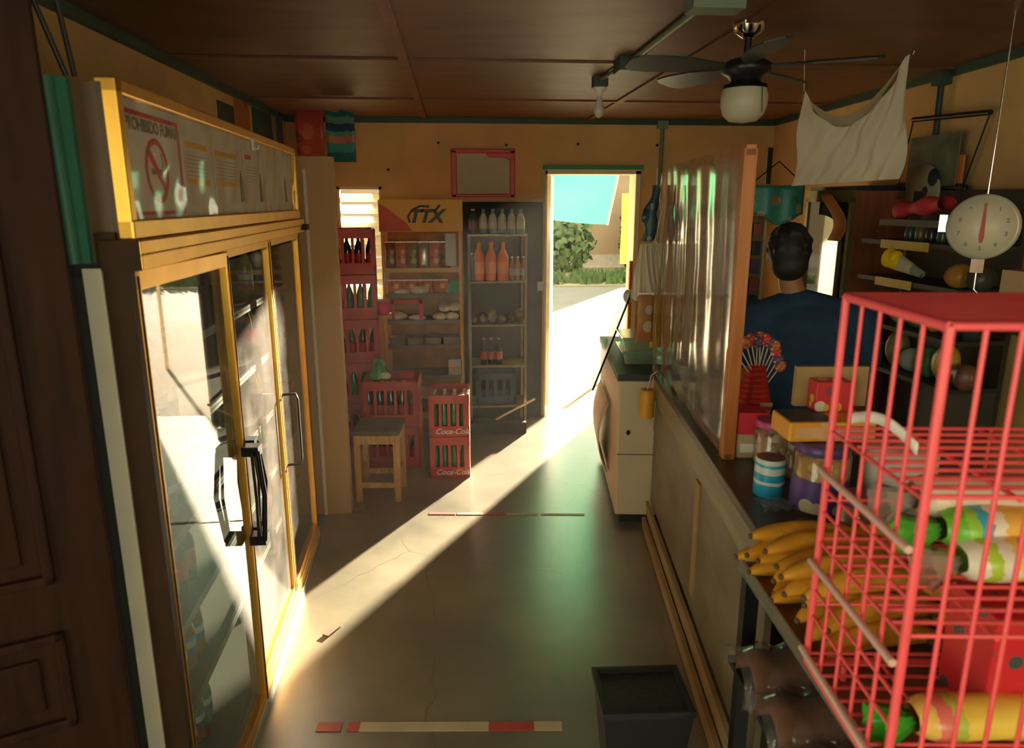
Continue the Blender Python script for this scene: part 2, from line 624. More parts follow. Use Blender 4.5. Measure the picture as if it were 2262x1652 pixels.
def bush(name, label, loc, r, n=500, col=VERGE, cat='bush'):
    t = thing(name, label, cat, loc)
    g = MB()
    for i in range(n):
        v = Vector((random.gauss(0, 1), random.gauss(0, 1), random.gauss(0, 1))).normalized()
        p = Vector((v.x * r[0], v.y * r[1], r[2] + v.z * r[2])) * random.uniform(.6, 1.05)
        p.z = max(p.z, .03)
        a = Vector((random.uniform(-1, 1), random.uniform(-1, 1), random.uniform(-1, 1))).normalized() * .12
        bq = a.cross(v).normalized() * .07
        g.add([p - a, p + bq, p + a, p - bq], [(0, 1, 2, 3)])
    g.build('foliage', col, t)
    MB().tube([(0, 0, 0), (.02, 0, r[2])], [.05, .03], 6).build('stem', DARKWOOD, t)
    return t


LEAF = mat('bush_leaf', (.06, .105, .025), .7, var=.4, scale=5)
bush('garden_bush', 'round green bush before the beige house wall', (2.75, 18.4, -.05), (.85, .6, .75), 900, LEAF)
bush('garden_bush', 'taller green shrub at the corner of the house yard', (4.75, 18.9, -.05), (.35, .35, 1.0), 700, LEAF)
# yellow-green banner on a post by the doorway
t = thing('yard_banner', 'yellow and green cloth banner on a post outside the doorway', 'banner', (1.905, 7.75, -.06))
MB().tube([(0.05, 0, 0), (.05, 0, 2.15)], .02, 8).build('post', mat('pale_post', (.8, .7, .5), .6), t)
MB().grid(lambda u, v: (-.10 + .14 * u, .01 * math.sin(9 * v), 1.1 + .75 * v), 3, 10).build('cloth', blobs('banner_print', (.12, .22, .04), [(.8, .5, .04), (.16, .3, .05), (.7, .6, .2)], 9, .3), t)
# teal awning over the doorway
AW = mat('teal_awning_cloth', (.028, .19, .112), .6, var=.06, scale=2, transl=.6)
t = thing('awning', 'bright teal cloth awning hanging over the doorway outside', 'awning', (0, 0, 0))


def awn(u, v):
    # u across, v from wall outwards
    xl, xr = .1 + .5 * v, 1.5 + .25 * v
    y = FY + FT + .04 + 2.42 * v
    z = 2.78 - 1.16 * v - .04 * math.sin(PI * u) * v - .17 * u * v * v
    return (xl + (xr - xl) * u, y, z)


MB().grid(awn, 14, 14).build('awning_cloth', AW, t)
MB().tube([awn(1, k / 8) for k in range(9)], .012, 6).build('awning_hem', mat('white_hem', (.85, .85, .75), .6), t)
MB().tube([(.05, FY + FT + .03, 2.79), (1.55, FY + FT + .03, 2.79)], .02, 8).build('awning_rail', GREYPAINT, t)
struct(MB().bb((-1.32, FY + FT - .08, 2.401), (2.7, FY + FT, 2.95)).build('trim_7', WALL))
fl = MB()
fl.bb((DX1 + .13, FY + FT, -.06), (DX1 + .17, FY + FT + .50, 1.95))  # fin added outside to shade the right edge of the doorway sunbeam
struct(fl.build('added_sun_fin', CREAM))

# ------------------------------------------------------------------ fridge
FL = 1.93
fr = thing('display_fridge', 'long three-door glass display fridge with gold frame along left wall', 'fridge', (-.654, 1.52, 0), R(1.94))
INT = mat('fridge_interior', (.035, .035, .03), .6, var=.1)
MB().bb((-.53, .02, .04), (-.50, FL, 1.58)).bb((-.53, 0, .04), (-.055, .03, 1.58)).bb((-.53, FL - .03, .04), (-.03, FL, 1.58)).bb((-.53, 0, .04), (-.03, FL, .12)).bb((-.53, 0, 1.55), (-.03, FL, 1.58)).build('cabinet', INT, fr)
MB().bb((-.088, -.018, .02), (-.052, .0, 1.57)).build('grey_side_strip', mat('pale_grey_enamel', (.62, .62, .52), .45, var=.05), fr)
MB().bb((-.10, -.016, 1.58), (-.07, .0, 1.93)).tube([(-.10, -.02, 1.58), (-.105, -.022, 1.93)], .016, 8).build('green_side_strip', mat('teal_green_plastic', (.03, .16, .10), .5), fr)
MB().bb((-.052, -.012, .02), (-.0, .022, 1.57)).bb((-.06, -.012, 1.575), (-.02, .02, 1.64)).build('end_post', BRONZE, fr)
hd = MB().bb((-.50, .0, 1.58), (-.015, FL, 1.925)).build('header_box', mat('header_casing', (.10, .06, .025), .5), fr)
h = MB()
h.bb((-.03, 0, 1.905), (.012, FL, 1.935)).bb((-.03, 0, 1.625), (.014, FL, 1.665)).bb((-.03, 0, 1.625), (.012, .03, 1.935)).bb((-.03, FL - .025, 1.625), (.012, FL, 1.935))
h.build('header_frame', GOLD, fr, bevel=.004)
HPAN = mat('grey_white_panel', (.82, .81, .70), .55, var=.08, scale=4)
hp = MB().bb((-.02, .03, 1.66), (-.006, FL - .025, 1.91)).build('header_panel', HPAN, fr)
s = MB()
for yy in (.47, .72, .97, 1.25, 1.72):
    s.prism([(yy - .012, 1.70), (yy + .03, 1.70), (yy + .022, 1.76), (yy + .004, 1.80), (yy - .014, 1.755)], 'x', -.006, -.004)
s.build('dark_slots', BLACK, hp)
cv = MB()
cv.grid(lambda u, v: (.006 + .004 * wob(u * 6, v * 2) + .003 * math.sin(60 * u + 3 * math.sin(6 * v)) * max(0, .8 - v), .035 + (FL - .06) * u, 1.665 + .24 * v), 120, 12)
cv.build('plastic_cover', film('wrinkled_film', refl=1.1, opaque=.05, rough=.1, ior=1.55), fr)
rl = MB().bb((-.03, -.015, 1.565), (.028, FL + .01, 1.625)).bb((-.03, -.015, 1.592), (.031, FL + .01, 1.598))
rl.build('top_rail', GOLD, fr, bevel=.003)
MB().bb((-.05, -.022, 1.565), (.026, -.0155, 1.625)).build('rail_end_cap', BRONZE, fr)
MB().bb((-.03, -.005, .0), (.012, FL, .045)).build('base_rail', ALU, fr, bevel=.003)
MB().bb((-.05, .0, .035), (.004, FL, .085)).build('door_sill', GOLD, fr, bevel=.003)
MB().bb((-.01, FL - .06, 1.575), (.05, FL + .015, 1.60)).build('hinge_bracket', BRONZE, fr)
FGL = film('fridge_glass', opaque=.05, rough=.02, ior=1.6, refl=1.6, dust=(.85, .82, .74), tint=(.9, .95, .9), patch=5)
FGM = film('misted_fridge_glass', opaque=.12, rough=.06, ior=1.6, refl=1.2, dust=(.85, .82, .74), tint=(.9, .95, .9), patch=4)
for i, (ya, yb) in enumerate(((.01, .615), (.622, 1.295), (1.302, FL - .005))):
    dm = MB()
    fw = .026
    dm.bb((-.03, ya, .085), (0, ya + fw, 1.562)).bb((-.03, yb - fw, .085), (0, yb, 1.562)).bb((-.03, ya, 1.52 if i == 0 else 1.535), (0, yb, 1.562)).bb((-.03, ya, .085), (0, yb, .115))
    do = dm.build('door', GOLD, fr, bevel=.003)
    ln = MB().bb((-.002, ya + .011, .09), (.002, ya + .015, 1.55)).bb((-.002, yb - .015, .09), (.002, yb - .011, 1.55))
    ln.build('gasket_line', BRONZE, do)
    MB().grid(lambda u, v: (-.012, ya + fw + (yb - ya - 2 * fw) * u, .115 + 1.41 * v), 1, 1, False).build('glass', FGL if i == 0 else FGM, do)
    if i == 0:      # the near door stands a little ajar
        do.rotation_euler = (0, 0, -R(2.7))
    hy = (yb - .03, ya + .03, ya + .02)[i]
    hb = MB()
    if i < 2:
        off = .018 * (1 if i else -1)
        hb.bb((0, hy - .022, .955), (.05, hy + .022, .985)).bb((0, hy - .022, .665), (.05, hy + .022, .695))
        hb.tube([(.046, hy + off, .97), (.06, hy + off * 1.6, .83), (.046, hy + off, .68)], .008, 8)
        hb.tube([(.032, hy + off * 1.5, .97), (.038, hy + off * 2.1, .83), (.032, hy + off * 1.5, .68)], .005, 6)
        hb.build('handle', BLACKM, do)
    else:
        hb.tube([(0, hy, .945), (.05, hy + .006, .945), (.055, hy + .01, .92), (.055, hy + .012, .67), (.05, hy + .006, .645), (0, hy, .645)], .006, 8)
        hb.build('handle', BLACKM, do)
shz = (.13, .38, .62, .86, 1.10, 1.33)
for z in shz[1:]:
    m_ = MB().bb((-.49, .04, z - .012), (-.06, FL - .04, z - .004)).bb((-.07, .04, z - .02), (-.06, FL - .04, z + .004))
    m_.build('shelf', mat('grey_shelf_wire', (.05, .05, .045), .5), fr)
MB().bb((-.075, .16, .14), (-.065, .19, 1.0)).build('shelf_upright', WHITEP, fr)


def world(root, p):
    return Matrix.Translation(root.location) @ Matrix.Rotation(root.rotation_euler.z, 4, 'Z') @ Vector(p)


# bottles
def bottle(name, label, cat, h, r, body, capm, labm=None, n=14, neck=.34):
    t = thing(name, label, cat)
    MB().lathe([(r * .9, 0), (r, .006), (r, h * .56), (r * .93, h * .64), (r * neck, h * .84), (r * neck, h * .95)], n=n).build('body', body, t)
    MB().lathe([(r * neck * 1.18, h * .94), (r * neck * 1.18, h)], n=n).build('cap', capm, t)
    if labm:
        MB().lathe([(r * 1.015, h * .2), (r * 1.015, h * .5)], n=n, caps=False).build('label_band', labm, t)
    return t


AMBER = mat('amber_drink', (.30, .12, .02), .12, var=.1)
COLA = mat('dark_cola', (.02, .008, .005), .1)
LIME = mat('green_soda', (.04, .25, .05), .12)
ORNG = mat('orange_drink', (.85, .20, .05), .3, var=.06)
REDL = mat('red_label', (.55, .02, .02), .5)
BLUEL = bands('white_blue_label', 'Z', [(0, (.04, .12, .32)), (.45, (.6, .66, .62)), (.8, (.10, .25, .5))])
kinds = [('dark cola', COLA, REDL), ('green soda', LIME, BLUEL), ('amber', AMBER, BLUEL)]
protos = [bottle('drink_bottle', '', 'bottle', .20, .031, b_, RED if i == 0 else WHITEP, l_) for i, (n_, b_, l_) in enumerate(kinds)]
used = [False] * 3
levels = ['lowest', 'second lowest', 'third', 'fourth', 'fifth', 'top']
for li, z in enumerate(shz):
    for k in range(9):
        if z > 1.3 and k == 0:
            continue
        ki = (li + k // 3) % 3
        p = world(fr, (-.135, .09 + k * .075 if k < 6 else .24 + k * .20, z + .001))
        lab = '%s bottle, %s from the near end on %s shelf of the glass fridge' % (kinds[ki][0], ORD[k], levels[li])
        if used[ki]:
            dup(protos[ki], p, 0, lab, 'bottles inside the glass fridge')
        else:
            used[ki] = True
            o = protos[ki]
            o.location = p
            o['label'] = lab
            o['group'] = 'bottles inside the glass fridge'
# yellow sunflower-like snack pack hung at the top near end
t = thing('snack_bag', 'bright yellow ruffled snack bag behind the first fridge door', 'bag', world(fr, (-.10, .09, 1.331)))
MB().grid(lambda u, v: (.015 * math.sin(PI * u) * math.sin(PI * v), -.045 + .09 * u + .006 * math.sin(30 * v), .17 * v), 10, 14).build('bag', blobs('yellow_snack_print', (.85, .52, .02), [(.75, .25, .03), (.9, .6, .05)], 30, .3), t, solid=.03)
MB().bb((-.004, -.05, .168), (.004, .05, .185)).build('sealed_edge', YELINK, t)

# notices on the header
sg = thing('no_smoking_sign', 'white no-smoking notice with red border on the fridge header', 'sign', world(fr, (.0015, 0, 1.672)), R(1.94))
MB().bb((-.002, .035, 0), (.0005, .365, .215)).build('sheet', PAPER, sg)
bd = MB()
for (a, b_) in (((.035, 0), (.365, .008)), ((.035, .203), (.365, .213)), ((.035, 0), (.046, .213)), ((.354, 0), (.365, .213))):
    bd.bb((0, a[0], a[1]), (.0012, b_[0], b_[1]))
bd.build('red_border', REDINK, sg)
rg = MB()
nn = 36
cy, cz = .2, .095
rings = [[(.0014, cy + rr * math.cos(2 * PI * k / nn), cz + rr * math.sin(2 * PI * k / nn)) for k in range(nn)] for rr in (.056, .070)]
rg.ring_surface(rings, False, False)
rg.add([(.0014, cy - .05, cz + .034), (.0014, cy - .036, cz + .048), (.0014, cy + .05, cz - .034), (.0014, cy + .036, cz - .048)], [(0, 1, 2, 3)])
rg.build('prohibition_ring', REDINK, sg)
MB().bb((.0005, cy - .035, cz - .008), (.0011, cy + .03, cz + .004)).tube([(.001, cy + .03, cz), (.001, cy + .036, cz + .02), (.001, cy + .03, cz + .04)], .002, 5).build('cigarette', GREYTXT, sg)
text('PROHIBIDO FUMAR', .036, GREYTXT, sg, TR(.0016, .2, .185, R(90), 0, R(90)), ext=.0003, bold=.0012)
notes = [(.40, .63, 1.69, 1.865, 'printed white notice with two yellow headings beside the no-smoking sign'), (.67, .94, 1.69, 1.86, 'second printed white notice with yellow headings on fridge header'), (1.02, 1.22, 1.69, 1.87, 'white notice with red heading on the fridge header'), (1.33, 1.66, 1.68, 1.88, 'plain pale notice at the far end of the fridge header')]
for i, (ya, yb, za, zb, lab) in enumerate(notes):
    nt_ = thing('paper_notice', lab, 'notice', world(fr, (-.0045, 0, za)), R(1.94), 'paper notices on the fridge header')
    MB().bb((0, ya, 0), (.002, yb, zb - za)).build('sheet', PAPER, nt_)
    if i < 3:
        hc = REDINK if i == 2 else YELINK
        MB().bb((.002, ya + .015, zb - za - .03), (.0028, yb - (.1 if i == 2 else .02), zb - za - .015)).build('heading', hc, nt_)
        if i < 2:
            MB().bb((.002, ya + .015, .055), (.0028, yb - .02, .07)).build('heading', hc, nt_)
        tl = MB()
        for k in range(6):
            tl.bb((.002, ya + .02, .075 + k * .01), (.0026, yb - .03, .078 + k * .01))
        tl.build('text_lines', mat('faint_print', (.5, .48, .42), .7), nt_)
t = thing('hook', 'small clear plastic hook stuck on the fridge header edge', 'hook', world(fr, (.014, 1.10, 1.87)))
MB().bb((-.002, -.012, 0), (.003, .012, .04)).tube([(.003, 0, .01), (.015, 0, .005), (.018, 0, .018)], .003, 6).build('hook_body', WHITEP, t)

# dark cords dangling by the fridge
for i, (dx, lab) in enumerate(((0, 'thin black cord looping from the ceiling above the fridge corner'), (.05, 'second black cord beside the first, near the brown door'))):
    c = MB().tube([(-.60 + dx * .3, 1.30 - dx, 2.298), (-.72 + dx, 1.42, 2.22), (-.76 + dx, 1.47, 2.10), (-.735 + dx * .3, 1.53, 1.935)], .005, 6).build('cable', BLACK)
    tag(c, lab, 'cable', 'cables above the fridge')

# ------------------------------------------------------------------ posters left
def poster(lab, ax, a0, a1, z0, z1, off, m):
    if ax == 'x':
        o = MB().bb((off, a0, z0), (off + .004, a1, z1))
    else:
        o = MB().grid(lambda u, v: (a0 + (a1 - a0) * u, off + .012 * math.sin(2.5 * u + 1), z0 + (z1 - z0) * v), 8, 2)
    o = o.build('hanging_poster', m, solid=0 if ax == 'x' else .003)
    return tag(o, lab, 'poster', 'posters near the ceiling at the left')


poster('dark green poster nearest on the left wall above the fridge', 'x', 4.0, 4.28, 2.03, 2.21, -1.2, mat('dark_green_print', (.02, .05, .025), .6, var=.4))
poster('orange poster with red blot on the left wall', 'x', 4.30, 4.60, 2.05, 2.27, -1.2, blobs('orange_print', (.48, .16, .03), [(.4, .03, .02), (.5, .2, .04)], 5, .3))
poster('dark blue poster with pale yellow slash high on left wall', 'x', 4.66, 5.45, 2.03, 2.27, -1.2, bands('blue_print', 'Y', [(0, (.01, .07, .07)), (.35, (.01, .03, .05)), (.6, (.3, .26, .1)), (.75, (.01, .06, .2))], wob=.3, scale=2))
poster('red poster with orange flame print hanging beside the teal one', 'y', -.934, -.768, 1.975, 2.235, 4.6, blobs('red_print_poster', (.52, .07, .04), [(.62, .15, .05), (.3, .03, .03), (.6, .06, .04)], 9, .45))
poster('teal poster with coral stripe hanging at the partition end', 'y', -.752, -.58, 1.935, 2.24, 4.58, bands('teal_print', 'Z', [(0, (.01, .14, .17)), (.18, (.05, .30, .28)), (.36, (.6, .17, .09)), (.5, (.10, .30, .26)), (.58, (.02, .07, .1)), (.72, (.16, .33, .26)), (.86, (.0, .22, .25)), (.96, (.5, .28, .05))], wob=.16, scale=3))

# ------------------------------------------------------------------ crates
def crate_mesh(w, d, h, nslot, script=True):
    m = MB()
    t = .016
    lo_, hi_ = h * .26, h * .80
    for (cx, cy, sx, sy) in ((0, -d / 2 + t / 2, w, t), (0, d / 2 - t / 2, w, t), (-w / 2 + t / 2, 0, t, d), (w / 2 - t / 2, 0, t, d)):
        m.box((cx, cy, lo_ / 2), (sx, sy, lo_)).box((cx, cy, (hi_ + h) / 2), (sx, sy, h - hi_))
    for sy in (-1, 1):
        for k in range(nslot + 1):
            x = -w / 2 + .02 + (w - .04) * k / nslot
            m.box((x, sy * (d / 2 - t / 2), h / 2), (.019 if 0 < k < nslot else .034, t * .98, h))
    for sx in (-1, 1):
        for k in range(nslot + 1):
            y = -d / 2 + .02 + (d - .04) * k / nslot
            m.box((sx * (w / 2 - t / 2), y, h / 2), (t * .98, .024, h))
    m.box((0, 0, .008), (w - .01, d - .01, .016))
    for k in range(1, nslot):
        x = -w / 2 + w * k / nslot
        m.box((x, 0, h * .42), (.004, d - 2 * t, h * .7))
    return m


WSCRIPT = mat('white_script', (.82, .72, .62), .5)
sodab = bottle('soda_bottle', 'x', 'bottle', .245, .029, GREENG, mat('worn_white_cap', (.7, .68, .6), .4), None, 10)
sodad = bottle('soda_bottle', 'x', 'bottle', .245, .029, DARKG, mat('worn_white_cap', (.7, .68, .6), .4), REDL, 10)
_first = {}


def place(proto, loc, label, group, rz=0.):
    if id(proto) not in _first:
        _first[id(proto)] = 1
        proto.location = loc
        proto.rotation_euler = (0, 0, rz)
        proto['label'] = label
        proto['group'] = group
        return proto
    return dup(proto, loc, rz, label, group)


def crate(loc, rz, w, d, h, nslot, label, script, cols, rows, proto, blabel, bgroup, bmesh_=None):
    t = thing('bottle_crate', label, 'crate', loc, rz, 'red bottle crates')
    crate_mesh(w, d, h, nslot).build('crate_body', CRATE, t, bevel=.003)
    if script:
        text('Coca-Cola', .05, WSCRIPT, t, TR(.02, -d / 2 - .0005, h * .13, R(90), 0, 0), shear=.35, bold=.001)
    for r_ in range(rows):
        for c_ in range(cols):
            lx = -w / 2 + w * (c_ + .5) / cols
            ly = -d / 2 + .05 + r_ * .066
            q = Matrix.Translation(loc) @ Matrix.Rotation(rz, 4, 'Z') @ Vector((lx, ly, .0165))
            rowname = ['front', 'second', 'third'][r_]
            place(proto[(c_ + r_) % len(proto)], q, '%s, %s from left, %s row' % (blabel, ORD[c_], rowname), bgroup)
    return t


CW = .255
crate((-.045, 4.42, 0), R(-2), CW, .30, .268, 4, 'lower red bottle crate with white script in the front stack', True, 4, 1, [sodab], 'green bottle in the lower crate of the front stack', 'bottles in lower front crate')
crate((-.045, 4.42, .27), R(-2), CW, .30, .268, 4, 'upper red bottle crate with white script in the front stack', True, 4, 3, [sodab], 'green bottle in the upper crate of the front stack', 'bottles in upper front crate')
crate((-.42, 4.62, 0), R(-2), .36, .30, .28, 5, 'lower red crate standing behind the wooden stool', False, 5, 1, [sodad], 'dark bottle in the lower crate behind the stool', 'bottles in the crate behind the stool')
crate((-.42, 4.62, .282), R(-2), .36, .30, .30, 5, 'upper red crate of dark bottles behind the wooden stool', False, 5, 3, [sodad], 'dark bottle in the upper crate behind the stool', 'bottles in the upper crate behind the stool')
for k in range(5):
    crate((-.69, 5.02, .02 + k * .302), R(8), .30, .34, .298, 4, 'red crate, %s from the bottom of the tall stack by the window' % ORD[k], False, 4, 1, [sodad if k % 2 == 0 else sodab], 'bottle in the %s crate of the tall window stack' % ORD[k], 'bottles in the tall window stack')
MB().bb((-.86, 4.83, 0), (-.52, 5.22, .018)).build('crate_board', WOODL)
tag(bpy.data.objects['crate_board'], 'thin wooden board under the tall crate stack', 'board')
t = thing('plastic_bag', 'shiny green plastic bag of bottles on top of the crate behind stool', 'bag', (-.50, 4.58, .583))
MB().grid(lambda u, v: ((.07 - .045 * v) * math.cos(2 * PI * u) * (1 + .15 * math.sin(9 * u * PI + 4 * v)), (.06 - .04 * v) * math.sin(2 * PI * u), .13 * v), 24, 8).build('bag', mat('green_bag_film', (.06, .42, .14), .15, var=.4, scale=14, spec=.9), t, solid=.002)
MB().ball((.045, -.045, .025), (.035, .03, .025)).build('pale_bag_corner', mat('clear_white_bag', (.7, .75, .62), .15), t)
o = MB().bb((-.37, 4.57, .583), (-.28, 4.66, .612)).build('red_box', RED, bevel=.004)
tag(o, 'small bright red box on the crate behind the stool', 'box')

# ------------------------------------------------------------------ stool
t = thing('wooden_stool', 'square pine stool with a dark seat in front of the crates', 'stool', (-.455, 4.05, 0), R(-4))
MB().bb((-.135, -.135, .405), (.135, .135, .435)).build('seat', mat('dark_seat_pad', (.07, .065, .04), .5, var=.3), t, bevel=.006)
for sx in (-1, 1):
    for sy in (-1, 1):
        MB().box((sx * .112, sy * .112, .2025), (.036, .036, .405)).build('leg', WOODL, t, bevel=.003)
for sy in (-1, 1):
    MB().box((0, sy * .112, .375), (.19, .022, .05)).build('apron', WOODL, t)
    MB().box((0, sy * .112, .10), (.19, .02, .032)).build('stretcher', WOODL, t)
for sx in (-1, 1):
    MB().box((sx * .112, 0, .375), (.022, .19, .05)).build('apron', WOODL, t)
    MB().box((sx * .112, 0, .15), (.02, .19, .032)).build('stretcher', WOODL, t)

# ------------------------------------------------------------------ yellow snack rack
YR = mat('yellow_painted_rack', (.72, .36, .03), .45, var=.1)
t = thing('snack_rack', 'yellow snack display rack with red and yellow sign by the window', 'rack', (-.225, 5.12, 0))
MB().bb((-.28, 0, .02), (-.262, .018, 1.50)).build('post', YR, t)
MB().bb((.262, 0, .02), (.28, .018, 1.50)).build('post', YR, t)
MB().bb((-.28, .30, .02), (-.262, .318, 1.50)).build('post', YR, t)
MB().bb((.262, .30, .02), (.28, .318, 1.50)).build('post', YR, t)
MB().bb((-.27, .31, .3), (.27, .318, 1.50)).build('back_panel', mat('amber_back_panel', (.40, .17, .03), .55, var=.2), t)
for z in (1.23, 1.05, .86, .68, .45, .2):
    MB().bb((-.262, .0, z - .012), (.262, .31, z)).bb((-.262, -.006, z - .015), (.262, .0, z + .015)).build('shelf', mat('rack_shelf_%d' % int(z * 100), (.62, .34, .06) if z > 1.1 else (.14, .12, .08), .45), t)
sgn = MB().bb((-.29, -.012, 1.50), (.29, .0, 1.715)).build('header_sign', mat('yellow_sign', (.80, .40, .035), .45, var=.06), t)
MB().prism([(-.285, 1.502), (-.06, 1.502), (-.10, 1.56), (-.17, 1.61), (-.23, 1.66), (-.285, 1.685)], 'y', -.0145, -.012).build('red_swoosh', mat('red_sign', (.62, .07, .035), .45), sgn)
DK = mat('dark_sign_print', (.05, .05, .04), .5)
text('TTX', .12, DK, sgn, TR(.03, -.0135, 1.60, R(90), 0, 0), shear=.3, bold=.006)
lg = MB()
lg.tube([(-.075, -.014, 1.56), (-.088, -.014, 1.60), (-.06, -.014, 1.645), (0, -.014, 1.672), (.06, -.014, 1.668)], .007, 5).tube([(.10, -.014, 1.64), (.135, -.014, 1.68)], .007, 5)
lg.build('emblem_strokes', DK, sgn)
MB().bb((-.285, -.013, 1.497), (.285, .0, 1.507)).build('sign_lip', YR, sgn)
MB().bb((.165, -.004, 1.26), (.24, .004, 1.485)).build('grey_panel', GREYPAINT, t)


def packet(name, label, w, h, d, m, loc, rz=0., tilt=0., group=None, crimp=None):
    t = thing(name, label, 'packet', loc, rz, group)
    def fn(u, v):
        a = 2 * PI * u
        k = (math.sin(PI * min(1, max(0, v))) ** .45) if 0 < v < 1 else .06
        z = h * v
        y = d / 2 * k * math.sin(a)
        return (w / 2 * math.copysign(abs(math.cos(a)) ** .6, math.cos(a)) * (1 - .06 * k), y + z * math.tan(tilt) * .6, z)
    MB().grid(fn, 16, 8).build('bag', m, t)
    y_ = h * math.tan(tilt) * .6
    MB().box((0, y_, h - .004), (w * .96, .003, .02)).build('crimped_seal', crimp or mat('silver_seal', (.7, .68, .6), .3, .4), t)
    return t


snackm = [blobs('brown_snack_print', (.26, .09, .03), [(.5, .3, .08), (.12, .05, .02)], 18, .35), blobs('olive_snack_print', (.24, .18, .03), [(.5, .4, .06), (.10, .10, .02)], 18, .35), blobs('coral_snack_print', (.62, .18, .09), [(.75, .45, .2), (.45, .08, .05)], 18, .35), mat('silver_snack', (.55, .5, .42), .25, .6)]
for k in range(6):
    packet('snack_packet', '%s snack packet from the left on the top shelf of yellow rack' % ORD[k], .075, .19, .045, snackm[(k * 2 + k // 2) % 4], (-.45 + k * .078, 5.17, 1.231), .0, R(6), 'packets on the yellow rack')
for k in range(4):
    packet('snack_packet', '%s orange snack packet from left on second shelf of yellow rack' % ORD[k], .11, .10, .05, snackm[2], (-.43 + k * .11, 5.18, 1.051), .0, R(4), 'packets on the yellow rack')
WBAG = mat('white_bag_film', (.82, .76, .6), .25, var=.15, scale=14, bump=.5)


def bagball(name, label, cat, loc, r, m, group=None, seed=0):
    b_ = MB()
    def fn(u, v):
        a, e = 2 * PI * u, PI * (v - .5)
        k = 1 + .12 * math.sin(5 * a + seed) * math.cos(e) + .08 * math.sin(9 * a + 3 * v + seed)
        return (loc[0] + r[0] * k * math.cos(e) * math.cos(a), loc[1] + r[1] * k * math.cos(e) * math.sin(a), loc[2] + r[2] * (1 + math.sin(e)))
    b_.grid(fn, 20, 10)
    return tag(b_.build(name, m), label, cat, group)


zsh = {.86: [(-.42, .07), (-.25, .06), (-.10, .055), (.0, .05)], .68: [(-.40, .06), (-.26, .06), (-.13, .06), (-.01, .055)]}
bagball('bread_bag', 'brown and white bag at left of the upper counter shelf of yellow rack', 'bag', (-.38, 5.17, 1.051), (.06, .05, .022), WBAG, 'bags on the yellow rack', 1)
bagball('bread_bag', 'crumpled pale bag in the middle of the yellow rack', 'bag', (-.25, 5.17, 1.051), (.065, .05, .032), WBAG, 'bags on the yellow rack', 2)
bagball('bread_bag', 'round cream bag at left of the red framed tray on yellow rack', 'bag', (-.42, 5.18, .861), (.07, .06, .035), WBAG, 'bags on the yellow rack', 3)
bagball('bread_bag', 'small dull bag beside the round cream one on yellow rack', 'bag', (-.27, 5.18, .861), (.06, .05, .022), WBAG, 'bags on the yellow rack', 4)
for k, (x, z) in enumerate(((-.11, .861), (-.025, .861), (-.075, .925), (.0, .93))):
    bagball('bread_bag', 'white glossy bag of rolls, %s of the right heap on yellow rack' % ORD[k], 'bag', (x, 5.17, z), (.05, .05, .03), WBAG, 'bags on the yellow rack', 5 + k)
for k in range(4):
    o = MB().box((-.42 + k * .13, 5.2, .681 + .03), (.11, .14, .06)).build('pale_packet', mat('dull_wrap', (.17, .14, .08), .35, var=.3, scale=10))
    tag(o, 'dull wrapped packet, %s from left on the lower shelf of yellow rack' % ORD[k], 'packet', 'wrapped packets on the lower rack shelf')
for k in range(2):
    o = MB().box((-.005, 5.18, .4505 + .032 + k * .066), (.10, .12, .062)).build('pale_packet', mat('pale_wrap', (.40, .38, .32), .3, var=.15, scale=10))
    tag(o, 'pale wrapped packet, %s of the pair by the right rack post' % ('lower', 'upper')[k], 'packet', 'pale packets by the rack post')
o = MB().bb((-.09, 5.17, 1.051), (-.035, 5.23, 1.13)).build('blue_carton', mat('pale_blue_carton', (.22, .34, .36), .5))
tag(o, 'pale blue carton beside the green one on the yellow rack', 'carton')
o = MB().bb((-.033, 5.16, 1.051), (.035, 5.24, 1.15)).build('green_carton', mat('green_carton', (.02, .30, .09), .45))
tag(o, 'deep green carton at the right end of the yellow rack', 'carton')
t = thing('red_tray_frame', 'bright red picture-frame tray on the yellow rack', 'tray', (-.34, 5.112, .885))
MB().bb((-.11, -.012, .11), (.11, -.004, .135)).bb((.085, -.012, .0), (.11, -.004, .135)).bb((-.11, -.012, .0), (-.09, -.004, .135)).build('frame', RED, t)
o = MB().lathe([(.0, 0), (.04, .0), (.045, .05), (.035, .09), (.0, .1)], (-.50, 5.03, .93), 14).build('pink_cup', mat('hot_pink_plastic', (.9, .06, .22), .35, var=.1))
tag(o, 'hot pink cup-shaped packet hanging beside the tall crate stack', 'cup')
MB().tube([(-.50, 5.03, 1.03), (-.49, 5.06, 1.15), (-.49, 5.11, 1.22)], .003, 5).build('string', WHITEP, o)

# ------------------------------------------------------------------ wire rack with bottles
GR = mat('dull_grey_rack', (.20, .17, .10), .5, .2, var=.2)
t = thing('bottle_rack', 'slim dark rack of drink bottles between yellow rack and doorway', 'rack', (.315, 5.2, 0))
for sx in (-.205, .205):
    for yy in (0, .28):
        MB().bb((sx - .009, yy, .0), (sx + .009, yy + .018, 1.47)).build('post', GR, t)
for z in (1.475, 1.14, .82, .51, .2):
    MB().bb((-.214, -.004, z - .014), (.214, .295, z)).build('shelf', mat('pale_rack_lip', (.5, .42, .28), .4) if z > 1.4 else GR, t)
WATER = bands('water_bottle', 'Z', [(0, (.03, .10, .22)), (.25, (.35, .4, .36)), (.55, (.5, .52, .44)), (.85, (.2, .28, .34))], .2)
wb = bottle('water_bottle', 'x', 'bottle', .175, .031, WATER, mat('blue_cap', (.08, .2, .4), .4), mat('white_label', (.55, .56, .48), .5), 12)
for k in range(5):
    place(wb, (.215 + k * .068, 5.27, 1.476), 'blue and white bottle, %s from left on top of dark rack' % ORD[k], 'blue bottles on top of the dark rack')
